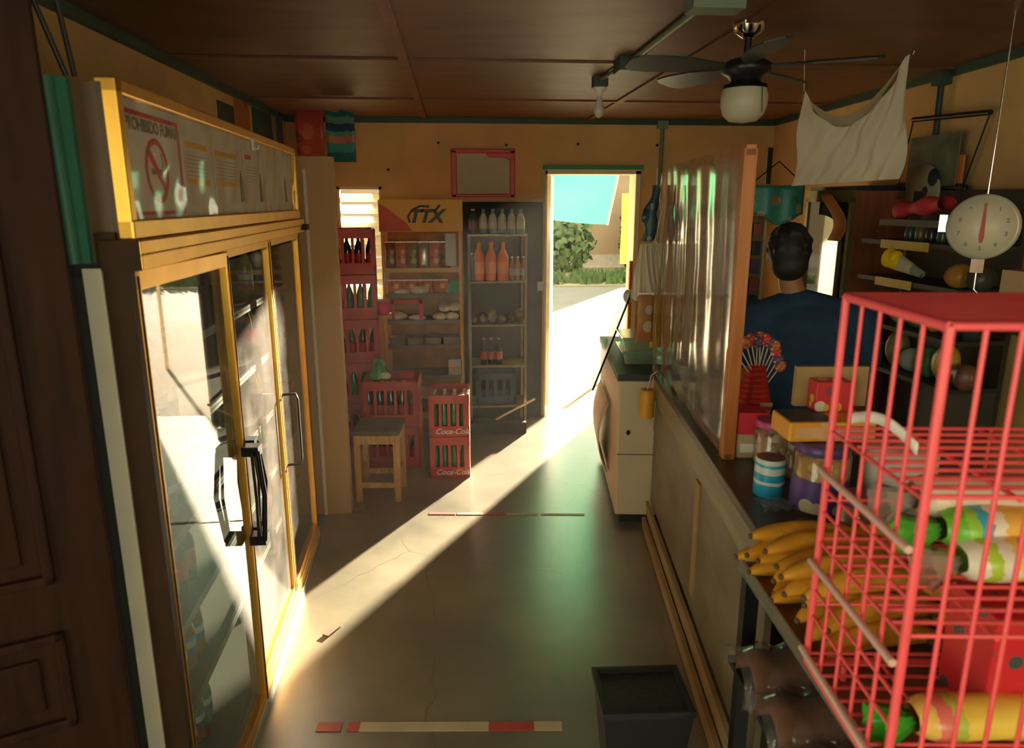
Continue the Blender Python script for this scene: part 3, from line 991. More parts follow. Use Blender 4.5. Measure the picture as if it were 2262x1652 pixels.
gb = bottle('drink_bottle', 'dark green bottle at the left end of the dark rack top', 'bottle', .175, .033, mat('dark_green_drink', (.02, .07, .03), .2), mat('white_cap', (.5, .5, .42), .4), mat('maroon_label', (.25, .1, .06), .5), 12)
gb.location = (.142, 5.27, 1.476)
ob = bottle('orange_soda_bottle', 'x', 'bottle', .275, .042, ORNG, mat('orange_cap', (.7, .25, .06), .4), mat('orange_label', (.95, .32, .10), .4), 14)
for k in range(3):
    place(ob, (.18 + k * .088, 5.25, 1.141), 'large orange soda bottle, %s from left on the dark rack' % ORD[k], 'orange soda bottles')
sb = bottle('small_bottle', 'x', 'bottle', .17, .023, mat('pink_tan_drink', (.42, .2, .11), .25), WHITEP, mat('grey_label', (.4, .36, .28), .5), 10)
for k in range(3):
    place(sb, (.425 + k * .042, 5.27, 1.141), 'small tan bottle, %s from left beside the orange ones' % ORD[k], 'small tan bottles')
o = bottle('drink_bottle', 'blue bottle left of the orange soda bottles', 'bottle', .2, .022, mat('blue_drink', (.03, .14, .22), .2), WHITEP, None, 10)
o.location = (.128, 5.23, 1.141)
for k in range(6):
    bagball('fruit_bag', 'dark mesh bag of produce, %s from left on the dark rack' % ORD[k], 'bag', (.14 + k * .068, 5.27, .8205), (.032, .04, .03 + .012 * (k % 3)), mat('dark_produce', (.10, .08, .04), .6, var=.6, scale=25), 'produce bags on the dark rack', k)
sp = bottle('soda_bottle', 'x', 'bottle', .2, .027, COLA, mat('tan_cap', (.4, .22, .12), .4), mat('red_brown_label', (.45, .10, .06), .5), 10)
for k in range(3):
    place(sp, (.21 + k * .056, 5.25, .511), 'cola bottle with red label, %s from left on the dark rack' % ORD[k], 'cola bottles on the dark rack')
t = thing('blue_crate', 'dull blue plastic crate at the bottom of the dark rack', 'crate', (.30, 5.33, .201))
crate_mesh(.30, .2, .24, 4).build('crate_body', mat('blue_crate_plastic', (.006, .04, .12), .5, var=.2), t)
o = MB().tube([(.29, 5.172, .097), (.592, 5.182, .252)], .009, 8).build('light_streak_rod', mat('light_streak_pale', (.8, .7, .5), .5))  # pale rod put in as a streak of sunlight
tag(o, 'thin pale stick standing in for a light streak at the dark rack foot', 'stick')
o = MB().bb((.08, 5.12, .0), (.52, 5.19, .085)).build('floor_shade_box', mat('floor_shade_black', (.02, .022, .02), .8))  # black block put where the floor lies in shadow
tag(o, 'low black box put in for the floor shade before the dark rack', 'box')

# ------------------------------------------------------------------ far wall things
t = thing('framed_notice_board', 'white board in a thick red frame on the far wall', 'notice board', (.23, FY - .016, 1.905))
MB().bb((-.205, -.008, -.145), (.205, -.002, .145)).build('board', mat('grey_white_board', (.52, .46, .31), .5, var=.05), t)
f = MB()
for (a, b_) in (((-.24, .145), (.24, .178)), ((-.235, -.17), (.235, -.147)), ((-.238, -.17), (-.198, .17)), ((.198, -.17), (.238, .17))):
    f.bb((a[0], -.018, a[1]), (b_[0], -.001, b_[1]))
f.prism([(.02, .15), (.235, .15), (.235, .09), (.19, .10), (.16, .115), (.04, .118)], 'y', -.02, -.002)
f.build('frame', mat('red_frame', (.66, .035, .03), .4), t, bevel=.006)
for k, (x, z, lab) in enumerate(((-.1, 2.12, 'small dark nail high on far wall left of the red frame'), (.942, 2.117, 'small dark nail in the far wall above the doorway'), (-.473, 1.928, 'small dark nail in the far wall above the louvred window'), (1.546, 2.113, 'small dark nail beside the pipe on the far wall'), (.403, 2.107, 'small dark nail just above the red framed board'))):
    tag(MB().tube([(x, FY, z), (x, FY - .02, z + .004)], [.006, .010], 7).build('wall_nail', BLACKM), lab, 'nail', 'nails in the far wall')
t = thing('conduit', 'grey-green pipe running down the far wall right of the doorway', 'pipe', (1.58, FY - .02, 0))
MB().tube([(0, 0, 1.2), (0, 0, 2.27)], .014, 8).build('pipe', mat('grey_green_pvc', (.14, .2, .15), .5), t)
MB().bb((-.04, -.02, 2.235), (.04, .018, 2.29)).build('junction_box', mat('grey_green_box', (.2, .3, .24), .5), t)

# ------------------------------------------------------------------ ceiling things
PVC = mat('greyish_green_conduit', (.16, .20, .13), .5)
t = thing('ceiling_conduit', 'green-grey conduit with two boxes crossing the ceiling', 'pipe', (0, 0, 0))
MB().tube([(.775, 2.30, 2.285), (.77, 3.25, 2.285)], .013, 8).tube([(.77, 3.25, 2.285), (.735, 3.70, 2.285)], .010, 8).build('pipe', PVC, t)
MB().box((.77, 3.26, 2.272), (.11, .13, .055)).build('junction_box', mat('dark_green_box', (.025, .06, .04), .5), t)
MB().box((.80, 2.30, 2.28), (.16, .09, .04)).build('junction_box', mat('grey_green_box2', (.14, .2, .13), .5), t)
t = thing('light_bulb', 'bare white bulb in a dark socket below the ceiling conduit', 'lamp', (.735, 3.72, 2.23))
MB().box((0, 0, .045), (.07, .07, .05)).build('socket', mat('dark_green_box', (.025, .06, .04), .5), t)
MB().lathe([(.034, .02), (.034, .012), (.014, -.004), (.012, -.02)], n=14).build('bulb_base', WHITEP, t)
MB().lathe([(.012, -.02), (.016, -.045), (.026, -.075), (.028, -.092), (.02, -.112), (.004, -.122)], n=16).build('bulb', mat('pearl_bulb', (.75, .72, .62), .3, transl=.3), t)

fn_ = thing('ceiling_fan', 'dark ceiling fan with a white glass globe lamp', 'fan', (1.03, 2.6, 0))
FANB = mat('dark_fan_blade', (.018, .03, .024), .4, var=.2)
MB().lathe([(.055, 2.299), (.05, 2.27), (.02, 2.25)], n=18).build('ceiling_mount', CHROME, fn_)
MB().lathe([(.013, 2.26), (.013, 2.17)], n=10).build('rod', BLACKM, fn_)
MB().lathe([(.02, 2.19), (.06, 2.18), (.085, 2.165), (.085, 2.14), (.06, 2.125), (.05, 2.11)], n=24).build('motor', BLACKM, fn_)
MB().lathe([(.05, 2.115), (.055, 2.10), (.075, 2.098), (.077, 2.085)], n=24).build('lamp_collar', mat('dark_chrome', (.05, .05, .045), .15, .9), fn_)
MB().lathe([(.074, 2.088), (.081, 2.06), (.08, 2.03), (.07, 2.0), (.048, 1.978), (.01, 1.972)], n=28).build('globe', mat('opal_globe', (.70, .66, .5), .35, var=.03, transl=.4), fn_)
MB().tube([(.03, -.078, 2.095), (.032, -.085, 2.0)], .0015, 5).build('pull_chain', BLACKM, fn_)
for k in range(5):
    a = 2 * PI * k / 5 + R(186)
    M = Matrix.Rotation(a, 4, 'Z')
    bl = MB()
    prof = [(.08, .018), (.14, .03), (.22, .055), (.34, .062), (.41, .055), (.435, .03)]
    top = [(x, w) for x, w in prof]
    pts = [(x, -w) for x, w in top] + [(x, w) for x, w in reversed(top)]
    n = len(pts)
    vs = [M @ Vector((x, w, 2.155 + w * .22 + dz)) for dz in (0, .006) for x, w in pts]
    bl.add(vs, [tuple(range(n))[::-1], tuple(range(n, 2 * n))] + [(i, (i + 1) % n, n + (i + 1) % n, n + i) for i in range(n)])
    bl.build('blade', FANB, fn_)

# hanging white cloth
t = thing('hanging_cloth', 'thin white sagging cloth hung from the ceiling by the right wall', 'cloth', (1.44, 3.0, 1.765))
Wc, bx = .445, .0


def cloth(u, v):
    zb = .0 + .03 * u
    zt = .375 + .15 * u - .22 * math.sin(PI * min(1, u * 1.02)) ** .9 * (1 - .15 * u)
    z = zb + (zt - zb) * v
    f_ = .02 * math.sin(16 * u + 5 * v) * (.3 + .7 * u) + .012 * math.sin(31 * u - 9 * v)
    return (Wc * u - .02 * (1 - u) * (1 - v) + .01 * math.sin(6 * v), f_, z)


MB().grid(cloth, 40, 20).build('sheet', WHITECLOTH, t)
fb = MB()
fb.grid(lambda u, v: (Wc * u, .03, .375 + .155 * u - .16 * math.sin(PI * u) - .05 * v * math.sin(PI * u)), 24, 2)
fb.build('upper_hem', mat('sheer_hem', (.42, .36, .25), .7, transl=.5), t)
fb = MB()
fb.grid(lambda u, v: (Wc * u, .035, .20 + .03 * u + (.375 + .155 * u - .17 * math.sin(PI * u) - .20 - .03 * u) * v), 24, 6)
fb.build('sheer_back', film('sheer_back', opaque=.35, rough=.4, ior=1.1, dust=(.4, .28, .14)), t)
MB().tube([(-.002, 0, .375), (-.01, .01, .535)], .0015, 5).tube([(Wc, 0, .52), (Wc + .005, .0, .535)], .002, 5).build('cord', WHITEP, t)

# ------------------------------------------------------------------ counter
CR = -math.atan(.1216)
ct = thing('shop_counter', 'long dark-topped wooden counter with weathered board front on the right', 'counter', (.785, 1.59, 0), CR)
CL = 1.86
MB().bb((-.025, 0, .845), (.335, CL, .88)).bb((.335, 0, .845), (.62, .62, .88)).build('countertop', COUNTERM, ct, bevel=.004)
MB().bb((-.018, 0, .74), (.0, CL, .845)).build('front_lip', mat('pale_green_lip', (.26, .24, .15), .45, var=.2, scale=5, stretch=(3, .5, 3)), ct)
MB().bb((.0, 0, .17), (.018, CL, .78)).build('front_board', WEATHER, ct)
MB().box((-.012, CL / 2, .115), (.016, CL, .10), M=Matrix.Rotation(R(-6), 4, 'Y')).build('lower_plank', PLANKM, ct)
MB().box((-.03, CL / 2, .04), (.018, CL, .07), M=Matrix.Rotation(R(-4), 4, 'Y')).build('foot_plank', PLANKM, ct)
MB().bb((-.006, CL * .42, .24), (.0, CL * .425 + .05, .70)).build('cover_strip', mat('worn_tan_strip', (.40, .27, .10), .5), ct)
for xx, yy in ((.56, .04), (.56, .55), (.28, CL - .08)):
    MB().bb((xx, yy, 0), (xx + .045, yy + .05, .845)).build('leg', DARKWOOD, ct)
MB().bb((.03, .02, .30), (.32, CL - .02, .32)).build('inner_shelf', DARKWOOD, ct)


def cw(ly, lx, z):
    """point on the counter: along it, across it"""
    return Matrix.Translation((.785, 1.59, 0)) @ Matrix.Rotation(CR, 4, 'Z') @ Vector((lx, ly, z))


# plastic-wrapped wooden screen on the counter
pf = thing('counter_screen', 'orange-brown wooden screen frame wrapped in clear plastic on the counter', 'screen', tuple(cw(.56, .03, .88)), CR)
PL = 1.27
MB().bb((-.02, 0, .0), (.02, .045, .975)).build('near_post', ORANGEW, pf, bevel=.002)
MB().bb((-.015, PL - .03, .0), (.015, PL, .985)).build('far_post', ORANGEW, pf)
MB().bb((-.015, .0, .955), (.015, PL, .985)).build('top_rail', ORANGEW, pf)
MB().bb((-.012, .0, .0), (.012, PL, .02)).build('bottom_rail', ORANGEW, pf)
for sx in (-.022, .022):
    MB().grid(lambda u, v: (sx + (.0022) * math.sin(30 * u * u + 9 * u + 3 * math.sin(3 * v)) * math.sin(PI * v) + .006 * wob(2.3 * u, 1.1 * v), .03 + (PL - .02) * u, -.0 + .985 * v + (.01 * math.sin(21 * u) if v == 0 else 0)), 90, 10).build('plastic_sheet', film('wrinkled_sheet', opaque=.24, rough=.13, ior=1.5, dust=(.9, .87, .78), patch=5), pf)
o = MB().grid(lambda u, v: (-.05 + .012 * math.sin(9 * v + 5 * u), PL - .06 + .11 * u + .012 * math.sin(18 * v), -.30 + 1.25 * v), 10, 24).build('loose_plastic', film('loose_sheet', opaque=.22, rough=.15, ior=1.5, dust=(.85, .8, .7), patch=7), pf)
t = thing('phone_card', 'small dark card with a teal window stuck on the plastic screen', 'card', tuple(cw(.71, .055, 1.66)), CR)
MB().bb((-.002, 0, 0), (.002, .05, .15)).build('card', mat('dark_slate_card', (.05, .07, .07), .4), t)
MB().bb((-.004, .01, .02), (-.002, .04, .10)).build('teal_window', mat('pale_teal_print', (.25, .7, .5), .4), t)
# things seen behind the plastic
bagball('white_shirt_bag', 'white cloth bundle hung behind the plastic screen', 'bag', (1.095, 2.88, 1.32), (.085, .06, .16), WHITECLOTH, None, 2)
for k, (x, z) in enumerate(((1.06, 1.34), (1.05, 1.22), (1.045, 1.10))):
    o = MB().ball((x, 2.96, z), (.018, .018, .02)).tube([(x, 2.96, z - .02), (x + .01, 2.96, z - .09)], .004, 5).build('red_lollipop', RED)
    tag(o, 'red-topped pick seen through the plastic, %s from the top' % ORD[k], 'sweet', 'red picks behind the plastic')
t = thing('grey_basin', 'grey round basin on the counter behind the plastic screen', 'basin', (1.10, 3.05, .881))
MB().lathe([(.07, 0), (.10, .06), (.115, .11), (.10, .105), (.06, .012)], n=22, caps=False).build('bowl', GREYPAINT, t)
MB().lathe([(.117, .105), (.122, .112), (.117, .118), (.112, .112)], n=22, caps=False).build('rim', GREYPAINT, t)
t = thing('brown_carton', 'brown and yellow carton behind the plastic screen', 'carton', (1.06, 2.76, .881), CR)
MB().bb((-.05, -.06, 0), (.06, .06, .17)).build('carton', bands('brown_carton', 'Z', [(0, (.12, .09, .03)), (.3, (.42, .22, .03)), (.8, (.15, .09, .03))]), t)
MB().bb((-.052, -.03, .04), (-.05, .03, .11)).build('label_patch', YELINK, t)
o = MB().tube([(.02 + 1.10, 2.70, 1.65), (1.115, 2.70, 1.50), (1.12, 2.72, 1.42), (1.09, 2.70, 1.40)], .010, 6).build('dark_hook_tool', BLACKM)
tag(o, 'dark hooked strap hanging behind the plastic screen', 'strap')

# ------------------------------------------------------------------ hanging merchandise at the counter's far end
t = thing('hanging_bags', 'bundle of white plastic bags hung by the doorway end of screen', 'bags', (.99, 3.52, 1.24))
for k in range(4):
    x0 = -.06 + .035 * k
    MB().grid(lambda u, v: (x0 + (.045 + .03 * (1 - v)) * (u - .5) * 2 * (1 - .5 * v) * .8, .02 * k - .03 + .014 * math.sin(12 * u + k + 3 * v), .26 * v - .02 * math.sin(5 * u + k) * (1 - v)), 12, 12).build('bag', film('white_bag_sheet', opaque=.8, rough=.3, ior=1.4, dust=(.88, .84, .72)), t)
MB().tube([(0, 0, .25), (.03, 0, .42)], .003, 5).build('string', WHITEP, t)
t = thing('hanging_net_hat', 'dark blue knotted cloth hanging at the far end of screen', 'cloth', (1.0, 3.56, 1.51))
MB().grid(lambda u, v: (.03 * math.cos(2 * PI * u) * (1.2 - .9 * abs(v - .35)) * (1 + .3 * math.sin(11 * v + 6 * PI * u)) - .035 * (1 - v) + .008 * math.sin(9 * v), .03 * math.sin(2 * PI * u) * (1.2 - .9 * abs(v - .35)), .27 * v), 14, 12).build('cloth', blobs('dark_blue_cloth', (.03, .09, .12), [(.22, .32, .32), (.03, .06, .09)], 30, .35), t)
MB().tube([(-.0, 0, .26), (.0, .0, .35)], .003, 5).build('string', WHITEP, t)
chip = blobs('brown_chip_print', (.42, .17, .05), [(.55, .45, .35), (.5, .25, .03), (.35, .12, .06)], 14, .4)
chy = mat('mustard_wrap', (.58, .34, .02), .35, var=.2)
packet('hanging_snack_packet', 'brown printed snack packet hanging below the white bags', .085, .24, .03, chip, (.935, 3.44, 1.02), 0, 0, 'snack packets below the white bags')
packet('hanging_snack_packet', 'mustard yellow snack packet hanging beside the brown one', .06, .27, .03, chy, (1.005, 3.47, .985), 0, 0, 'snack packets below the white bags')
t = thing('hanging_tin', 'yellow cylinder hanging on a cord at the counter corner', 'tin', tuple(cw(1.74, -.06, .665)))
MB().lathe([(.034, 0), (.036, .01), (.036, .13), (.03, .14)], n=16).build('tin', mat('amber_yellow', (.82, .42, .03), .45, var=.1), t)
MB().tube([(0, 0, .14), (.015, 0, .21), (.04, .0, .23)], .003, 5).build('cord', WHITEP, t)

# ------------------------------------------------------------------ cream chest cabinet by the doorway
cb = thing('cream_display_cabinet', 'cream metal cabinet on dark feet at the far end of counter', 'cabinet', (.842, 3.53, 0), R(-6.5))
MB().bb((0, 0, .05), (.46, 1.06, .80)).build('cabinet_body', CREAM, cb, bevel=.01)
MB().bb((-.01, -.01, .80), (.47, 1.07, .835)).build('cabinet_top', mat('dark_rubber_top', (.05, .06, .045), .5), cb)
MB().bb((.03, .03, 0), (.43, .10, .05)).bb((.03, .9, 0), (.43, 1.0, .05)).build('plinth', BLACK, cb)
MB().bb((.0, -.003, .395), (.46, .0, .40)).build('seam', mat('seam_dark_line', (.25, .18, .1), .7), cb)  # thin dark line along the cabinet front seam
MB().ball((.055, -.005, .52), (.010, .006, .014)).build('lock', BRONZE, cb)
fp = MB()
fp.grid(lambda u, v: (-.012 - .055 * math.sin(PI * v) ** .8 * (1 - .25 * u), .35 + .55 * u, .16 + .42 * v), 8, 10)
fp.build('bowed_side_flap', CREAM, cb, solid=.006)
t = thing('glass_guard', 'clear slanted glass guard leaning over the cream cabinet', 'glass', (0, 0, 0))
MB().add([(.80, 4.02, .62), (1.01, 4.02, 1.19), (1.08, 4.5, 1.13), (.87, 4.5, .55)], [(0, 1, 2, 3)]).build('pane', film('dusty_guard', refl=.4, opaque=.25, rough=.06, ior=1.5, dust=(.85, .82, .7)), t, solid=.006)
MB().tube([(.80, 4.02, .62), (1.01, 4.02, 1.19)], .006, 6).build('dark_edge', BRONZE, t)
MB().ball((1.0, 4.05, 1.17), (.03, .03, .04)).build('corner_bracket', mat('pale_bracket', (.8, .85, .75), .2), t)
TRAY = film('green_tray_plastic', opaque=.6, rough=.15, ior=1.5, dust=(.42, .62, .42))
t = thing('stacked_trays', 'pale green clear plastic tubs stacked on the cream cabinet', 'tub', (1.04, 3.86, .836), R(-6))
for k in range(2):
    q = MB()
    z0 = k * .075
    a, b_ = .105, .12
    rr = [[(sx * w_, sy * w_ * 1.1, z0 + z) for sx, sy in ((-1, -1), (1, -1), (1, 1), (-1, 1))] for w_, z in ((a, 0), (b_, .07), (b_ + .008, .07), (b_ + .008, .076))]
    q.ring_surface(rr, True, False)
    q.build('tub', TRAY, t)
MB().bb((.02, -.10, .155), (.09, -.03, .21)).build('lid', mat('pale_lid', (.7, .74, .66), .3), t)

# ------------------------------------------------------------------ goods on the counter
t = thing('biscuit_carton', 'red and cream carton at the foot of the orange screen post', 'carton', tuple(cw(.62, .10, .8805)), CR)
MB().bb((-.045, -.045, 0), (.055, .045, .155)).build('carton', bands('red_cream_carton', 'Z', [(0, (.55, .45, .27)), (.52, (.75, .04, .07))], wob=.05, scale=2), t, bevel=.003)
MB().bb((-.03, -.0465, .02), (.03, -.045, .05)).build('label_patch', PAPER, t)


def jar(name, label, loc, r, h, fill, lidm, fillh=.7, band=None):
    t = thing(name, label, 'jar', loc)
    MB().lathe([(r * .92, 0), (r, .01), (r, h * .84), (r * .85, h * .9)], n=22).build('jar_body', JARG, t)
    MB().lathe([(r * .87, .004), (r * .93, .012), (r * .93, h * fillh), (r * .5, h * fillh + .012), (.005, h * fillh + .008)], n=18).build('contents', fill, t)
    MB().lathe([(r * .93, h * .87), (r * .95, h * .88), (r * .95, h), (r * .88, h + .003)], n=22).build('lid', lidm, t)
    if band:
        MB().lathe([(r * 1.01, h * .05), (r * 1.01, h * .52)], n=22, caps=False).build('label_band', band, t)
    return t


CANDY = blobs('mixed_candy', (.42, .26, .14), [(.6, .45, .3), (.35, .06, .04), (.5, .3, .05), (.12, .06, .04)], 40, .5)
jar('candy_jar', 'clear candy jar with a pink lid beside the red carton', tuple(cw(.53, .16, .8805)), .062, .145, CANDY, PINK, .75)
jar('candy_jar', 'small clear jar of sweets behind the blue can', tuple(cw(.40, .21, .8805)), .05, .11, blobs('dull_candy', (.26, .25, .18), [(.4, .36, .25), (.1, .1, .06)], 40, .5), mat('clear_lid', (.4, .42, .36), .3), .7)
t = thing('milk_tin', 'bright blue and white tin near the counter edge', 'tin', (.892, 1.86, .8805))
MB().lathe([(.041, 0), (.043, .004), (.043, .108), (.041, .112)], n=28).build('tin_wall', bands('blue_tin', 'Z', [(0, (.02, .34, .55)), (.35, (.62, .68, .64)), (.43, (.02, .34, .55)), (.62, (.64, .7, .64)), (.80, (.03, .40, .58)), (.88, (.66, .7, .62))], wob=.10, scale=2), t)
MB().lathe([(.040, .110), (.038, .1125), (.004, .112)], n=28).build('tin_lid', mat('dull_tin', (.3, .29, .24), .3, .8), t)
jar('snack_jar', 'large jar of snacks with purple lid and purple label', (.985, 1.755, .8805), .074, .19, blobs('amber_snacks', (.50, .26, .06), [(.65, .4, .1), (.4, .16, .03)], 35, .5), mat('purple_lid', (.10, .05, .20), .4), .8, blobs('purple_label', (.10, .05, .22), [(.55, .45, .3), (.62, .30, .05)], 16, .33))
t = thing('yellow_carton', 'orange-yellow carton lying on the purple-lidded jar', 'carton', (1.0, 1.80, 1.075), R(-3))
MB().bb((-.115, -.06, 0), (.12, .07, .055)).build('carton', bands('yellow_carton_face', 'X', [(0, (.90, .42, .04)), (.35, (.86, .5, .2)), (.5, (.9, .44, .06))], wob=.05), t, bevel=.006)
MB().bb((-.11, -.05, .055), (.01, .065, .0565)).build('dark_top_print', mat('dark_blue_print', (.03, .05, .10), .5), t)
MB().bb((-.10, -.0612, .012), (-.02, -.06, .042)).build('pale_print', mat('salmon_print', (.85, .5, .25), .5), t)
MB().bb((.0, -.0612, .01), (.10, -.06, .045)).build('pale_print', mat('grey_pink_print', (.55, .42, .32), .5), t)
t = thing('candy_carton', 'red printed sweet carton perched above the yellow carton', 'carton', (1.045, 1.86, 1.1315), R(-4))
MB().bb((-.05, -.03, 0), (.05, .03, .085)).build('carton', blobs('red_candy_print', (.68, .03, .05), [(.75, .7, .6), (.75, .5, .05), (.3, .05, .1), (.7, .1, .1)], 26, .4), t, bevel=.003)
MB().bb((-.085, .03, .0), (.12, .05, .115)).build('tan_flap', mat('tan_card', (.40, .28, .11), .6), t)
jar('candy_jar', 'green glass jar under the red cone lollipop stand', (1.035, 2.33, .8805), .062, .118, LIME, mat('pale_green_lid', (.4, .5, .3), .4), .8)
# lollipop cone
lc = thing('lollipop_stand', 'red ribbed cone stand filled with wrapped lollipops', 'stand', (1.035, 2.33, 1.0025))
pr = []
for k in range(8):
    z = k * .019
    r0 = .062 - .0042 * k
    pr += [(r0, z), (r0 - .002, z + .016), (r0 - .006, z + .018)]
MB().lathe(pr, n=24).build('cone', mat('red_ribbed_plastic', (.55, .015, .02), .4, var=.08), lc)
MB().box((.02, -.056, .022), (.045, .003, .014), M=Matrix.Rotation(R(-8), 4, 'X')).build('price_tag', mat('grey_tag', (.5, .38, .28), .5), lc)
lolm = [blobs('lolly_red', (.65, .05, .06), [(.8, .75, .65), (.6, .05, .08)], 90, .4), blobs('lolly_blue', (.10, .10, .25), [(.75, .75, .7), (.5, .06, .1)], 90, .4), blobs('lolly_orange', (.62, .18, .05), [(.8, .7, .6), (.6, .05, .05)], 90, .4)]
lol = []
for i in range(3):
    l_ = thing('lollipop', 'x', 'lollipop')
    MB().tube([(0, 0, 0), (0, 0, .10)], .0025, 6).build('stick', WHITEP, l_)
    MB().ball((0, 0, .115), (.019, .019, .022), 10, 8).build('wrapper', lolm[i], l_)
    lol.append(l_)
lols = [(-62, .0, .12), (-48, .6, .13), (-34, -.4, .135), (-20, .5, .14), (-8, -.5, .13), (2, .7, .145), (10, -.6, .14), (22, .3, .13), (34, -.3, .12), (40, .5, .10), (46, .1, .075), (52, -.4, .055)]
for k, (a, b_, z) in enumerate(lols):
    a = a * .62
    q = lol[k % 3]
    tag_ = 'wrapped lollipop in the red cone, %s from the left of the fan' % ORD[k]
    d_ = place(q, (1.035 + .03 * math.sin(R(a)), 2.33 - .014 - .01 * b_, 1.0025 + z * .93), tag_, 'lollipops in the red cone')
    d_.rotation_euler = (R(-10 * b_), R(a), 0)
t = thing('paper_roll', 'large white paper roll standing on the counter', 'paper roll', (1.215, 1.77, .8805))
RO = .096
MB().lathe([(.028, 0), (RO, 0), (RO, .165), (.028, .165)], n=36, caps=False).build('paper', mat('white_roll_paper', (.82, .80, .70), .85, var=.04), t)
MB().lathe([(.028, .001), (.028, .166), (.022, .166), (.022, .001)], n=24, caps=False).build('core', mat('grey_card_core', (.28, .25, .19), .8), t)
jar('candy_jar', 'short jar with a mauve-pink lid in front of paper roll', (1.02, 1.60, .8505 + .012), .062, .115, CANDY, mat('mauve_lid', (.30, .05, .13), .4), .75)
bagball('lolly_bag', 'small red and green bag of sweets inside the cage corner', 'bag', (.93, 1.53, .862), (.05, .04, .04), blobs('red_green_sweets', (.35, .05, .03), [(.1, .3, .04), (.5, .3, .05), (.6, .5, .35)], 28, .4))
t = thing('plastic_wrap', 'crumpled clear plastic wrap on the counter below blue tin', 'wrap', (.865, 1.755, .8805))
MB().grid(lambda u, v: (.09 * (u - .5), .07 * (v - .5), .006 + .01 * abs(math.sin(9 * u + 4 * v)) + .006 * abs(math.sin(17 * v))), 12, 10).build('film', film('shiny_wrap', opaque=.15, rough=.08, ior=1.6, dust=(.6, .75, .8)), t)

# ------------------------------------------------------------------ low table with the plantains
TZ = .845
tb = thing('produce_table', 'table on black legs holding the plantains and red cage', 'table', (.648, .90, 0), R(-3.5))
MB().bb((0, -.30, TZ - .02), (.85, .64, TZ)).build('tabletop', mat('dull_red_tray', (.20, .07, .03), .4, var=.3), tb)
MB().bb((-.006, -.30, TZ - .022), (.0, .64, TZ + .012)).build('acrylic_edge', film('acrylic_edge', opaque=.35, rough=.05, ior=1.6, dust=(.6, .65, .5)), tb)
for (x, y) in ((.012, .61), (.80, .61), (.012, -.27), (.80, -.27)):
    MB().bb((x - .012, y - .012, 0), (x + .022, y + .022, TZ - .02)).build('leg', BLACKM, tb)
MB().bb((-.03, -.28, .60), (.82, .60, .615)).build('lower_shelf', BLACKM, tb)
# plantains
BAN = mat('plantain_skin', (.74, .36, .03), .45, var=.3, scale=14, stretch=(1, 3, 3))
BANT = mat('plantain_tip', (.10, .05, .015), .7)


def plantain(name='plantain'):
    t = thing(name, 'x', 'plantain')
    L = .27
    pts, rs = [], []
    for i in range(15):
        u = i / 14
        pts.append((L * (u - .5), .032 * (1 - (2 * u - 1) ** 2), .027))
        rs.append(.0275 * (max(.0, math.sin(PI * (.0 + .96 * u))) ** .5) if .02 < u < .98 else (.0055 if u < .5 else .010))
    MB().tube(pts, rs, 8).build('fruit', BAN, t)
    MB().tube([(L / 2 - .004, 0, .027), (L / 2 + .022, -.012, .027)], [.010, .007], 6).build('stem', BANT, t)
    MB().ball((-L / 2, 0, .027), (.006, .0065, .0065), 8, 6).build('tip', BANT, t)
    return t


ban = plantain()
k = 0
lay_names = ['bottom', 'middle', 'top']
for lay in range(3):
    nr = (7, 6, 5)[lay]
    for r_ in range(nr):
        for c_ in range(2):
            y = 1.15 + lay * .028 + r_ * .057 + random.uniform(-.006, .006)
            x = (.81, 1.06)[c_] + random.uniform(-.02, .02) - (y - 1.25) * .02
            z = TZ + .001 + lay * .043
            a = R(random.uniform(-9, 9)) + R(4 if c_ == 0 else -6)
            lab = '%s plantain, %s row from the front, %s layer, %s half of pile' % (('yellow', 'ripe yellow')[c_], ORD[r_], lay_names[lay], ('outer', 'inner')[c_])
            d_ = place(ban, (x, y, z), lab, 'plantains piled on the table')
            d_.rotation_euler = (R(random.uniform(-25, 25)), R(random.uniform(-3, 3)), a + (PI if c_ else 0))
# brown bread packs on the lower shelf
BRN = mat('brown_bread_crust', (.17, .065, .025), .6, var=.35, scale=16, bump=.3)
for k, (x, y, z, lab) in enumerate(((.70, 1.36, .616, 'clear-wrapped brown loaf at the back of the lower shelf'), (.68, 1.20, .616, 'clear-wrapped brown loaf in the middle of the lower shelf'), (.67, 1.04, .616, 'clear-wrapped brown loaf nearest on the lower shelf'))):
    t = thing('wrapped_loaf', lab, 'bread', (x, y, z), R(-5), 'brown loaves under the plantain table')
    q = MB()
    q.grid(lambda u, v: (-.06 + .24 * u, .07 * math.cos(PI * v), .0 + .095 * max(.02, math.sin(PI * v)) ** .6 * (.85 + .15 * math.sin(PI * u)) + .006 * math.sin(12 * u)), 14, 10)
    q.build('loaf', BRN, t)
    q = MB()
    q.grid(lambda u, v: (-.085 + .29 * u, .08 * math.cos(PI * v) * (1.02 + .05 * math.sin(30 * u)), .106 * max(.02, math.sin(PI * v)) ** .6 * (.9 + .12 * math.sin(PI * u)) + .006 * math.sin(25 * u + 8 * v)), 36, 14)
    q.build('plastic_wrap', film('loaf_wrap', opaque=.10, rough=.1, ior=1.55, patch=12), t)

# ------------------------------------------------------------------ red wire cage rack
cg = thing('wire_cage', 'tall red wire display cage in the right foreground', 'cage', (.601, .813, 0), R(-5.5))
D_, W_, Z0, Z1 = .288, .62, .885, 1.553


def wires(segs, r):
    m_ = MB()
    for a, b_ in segs:
        m_.tube([a, b_], r, 6)
    return m_


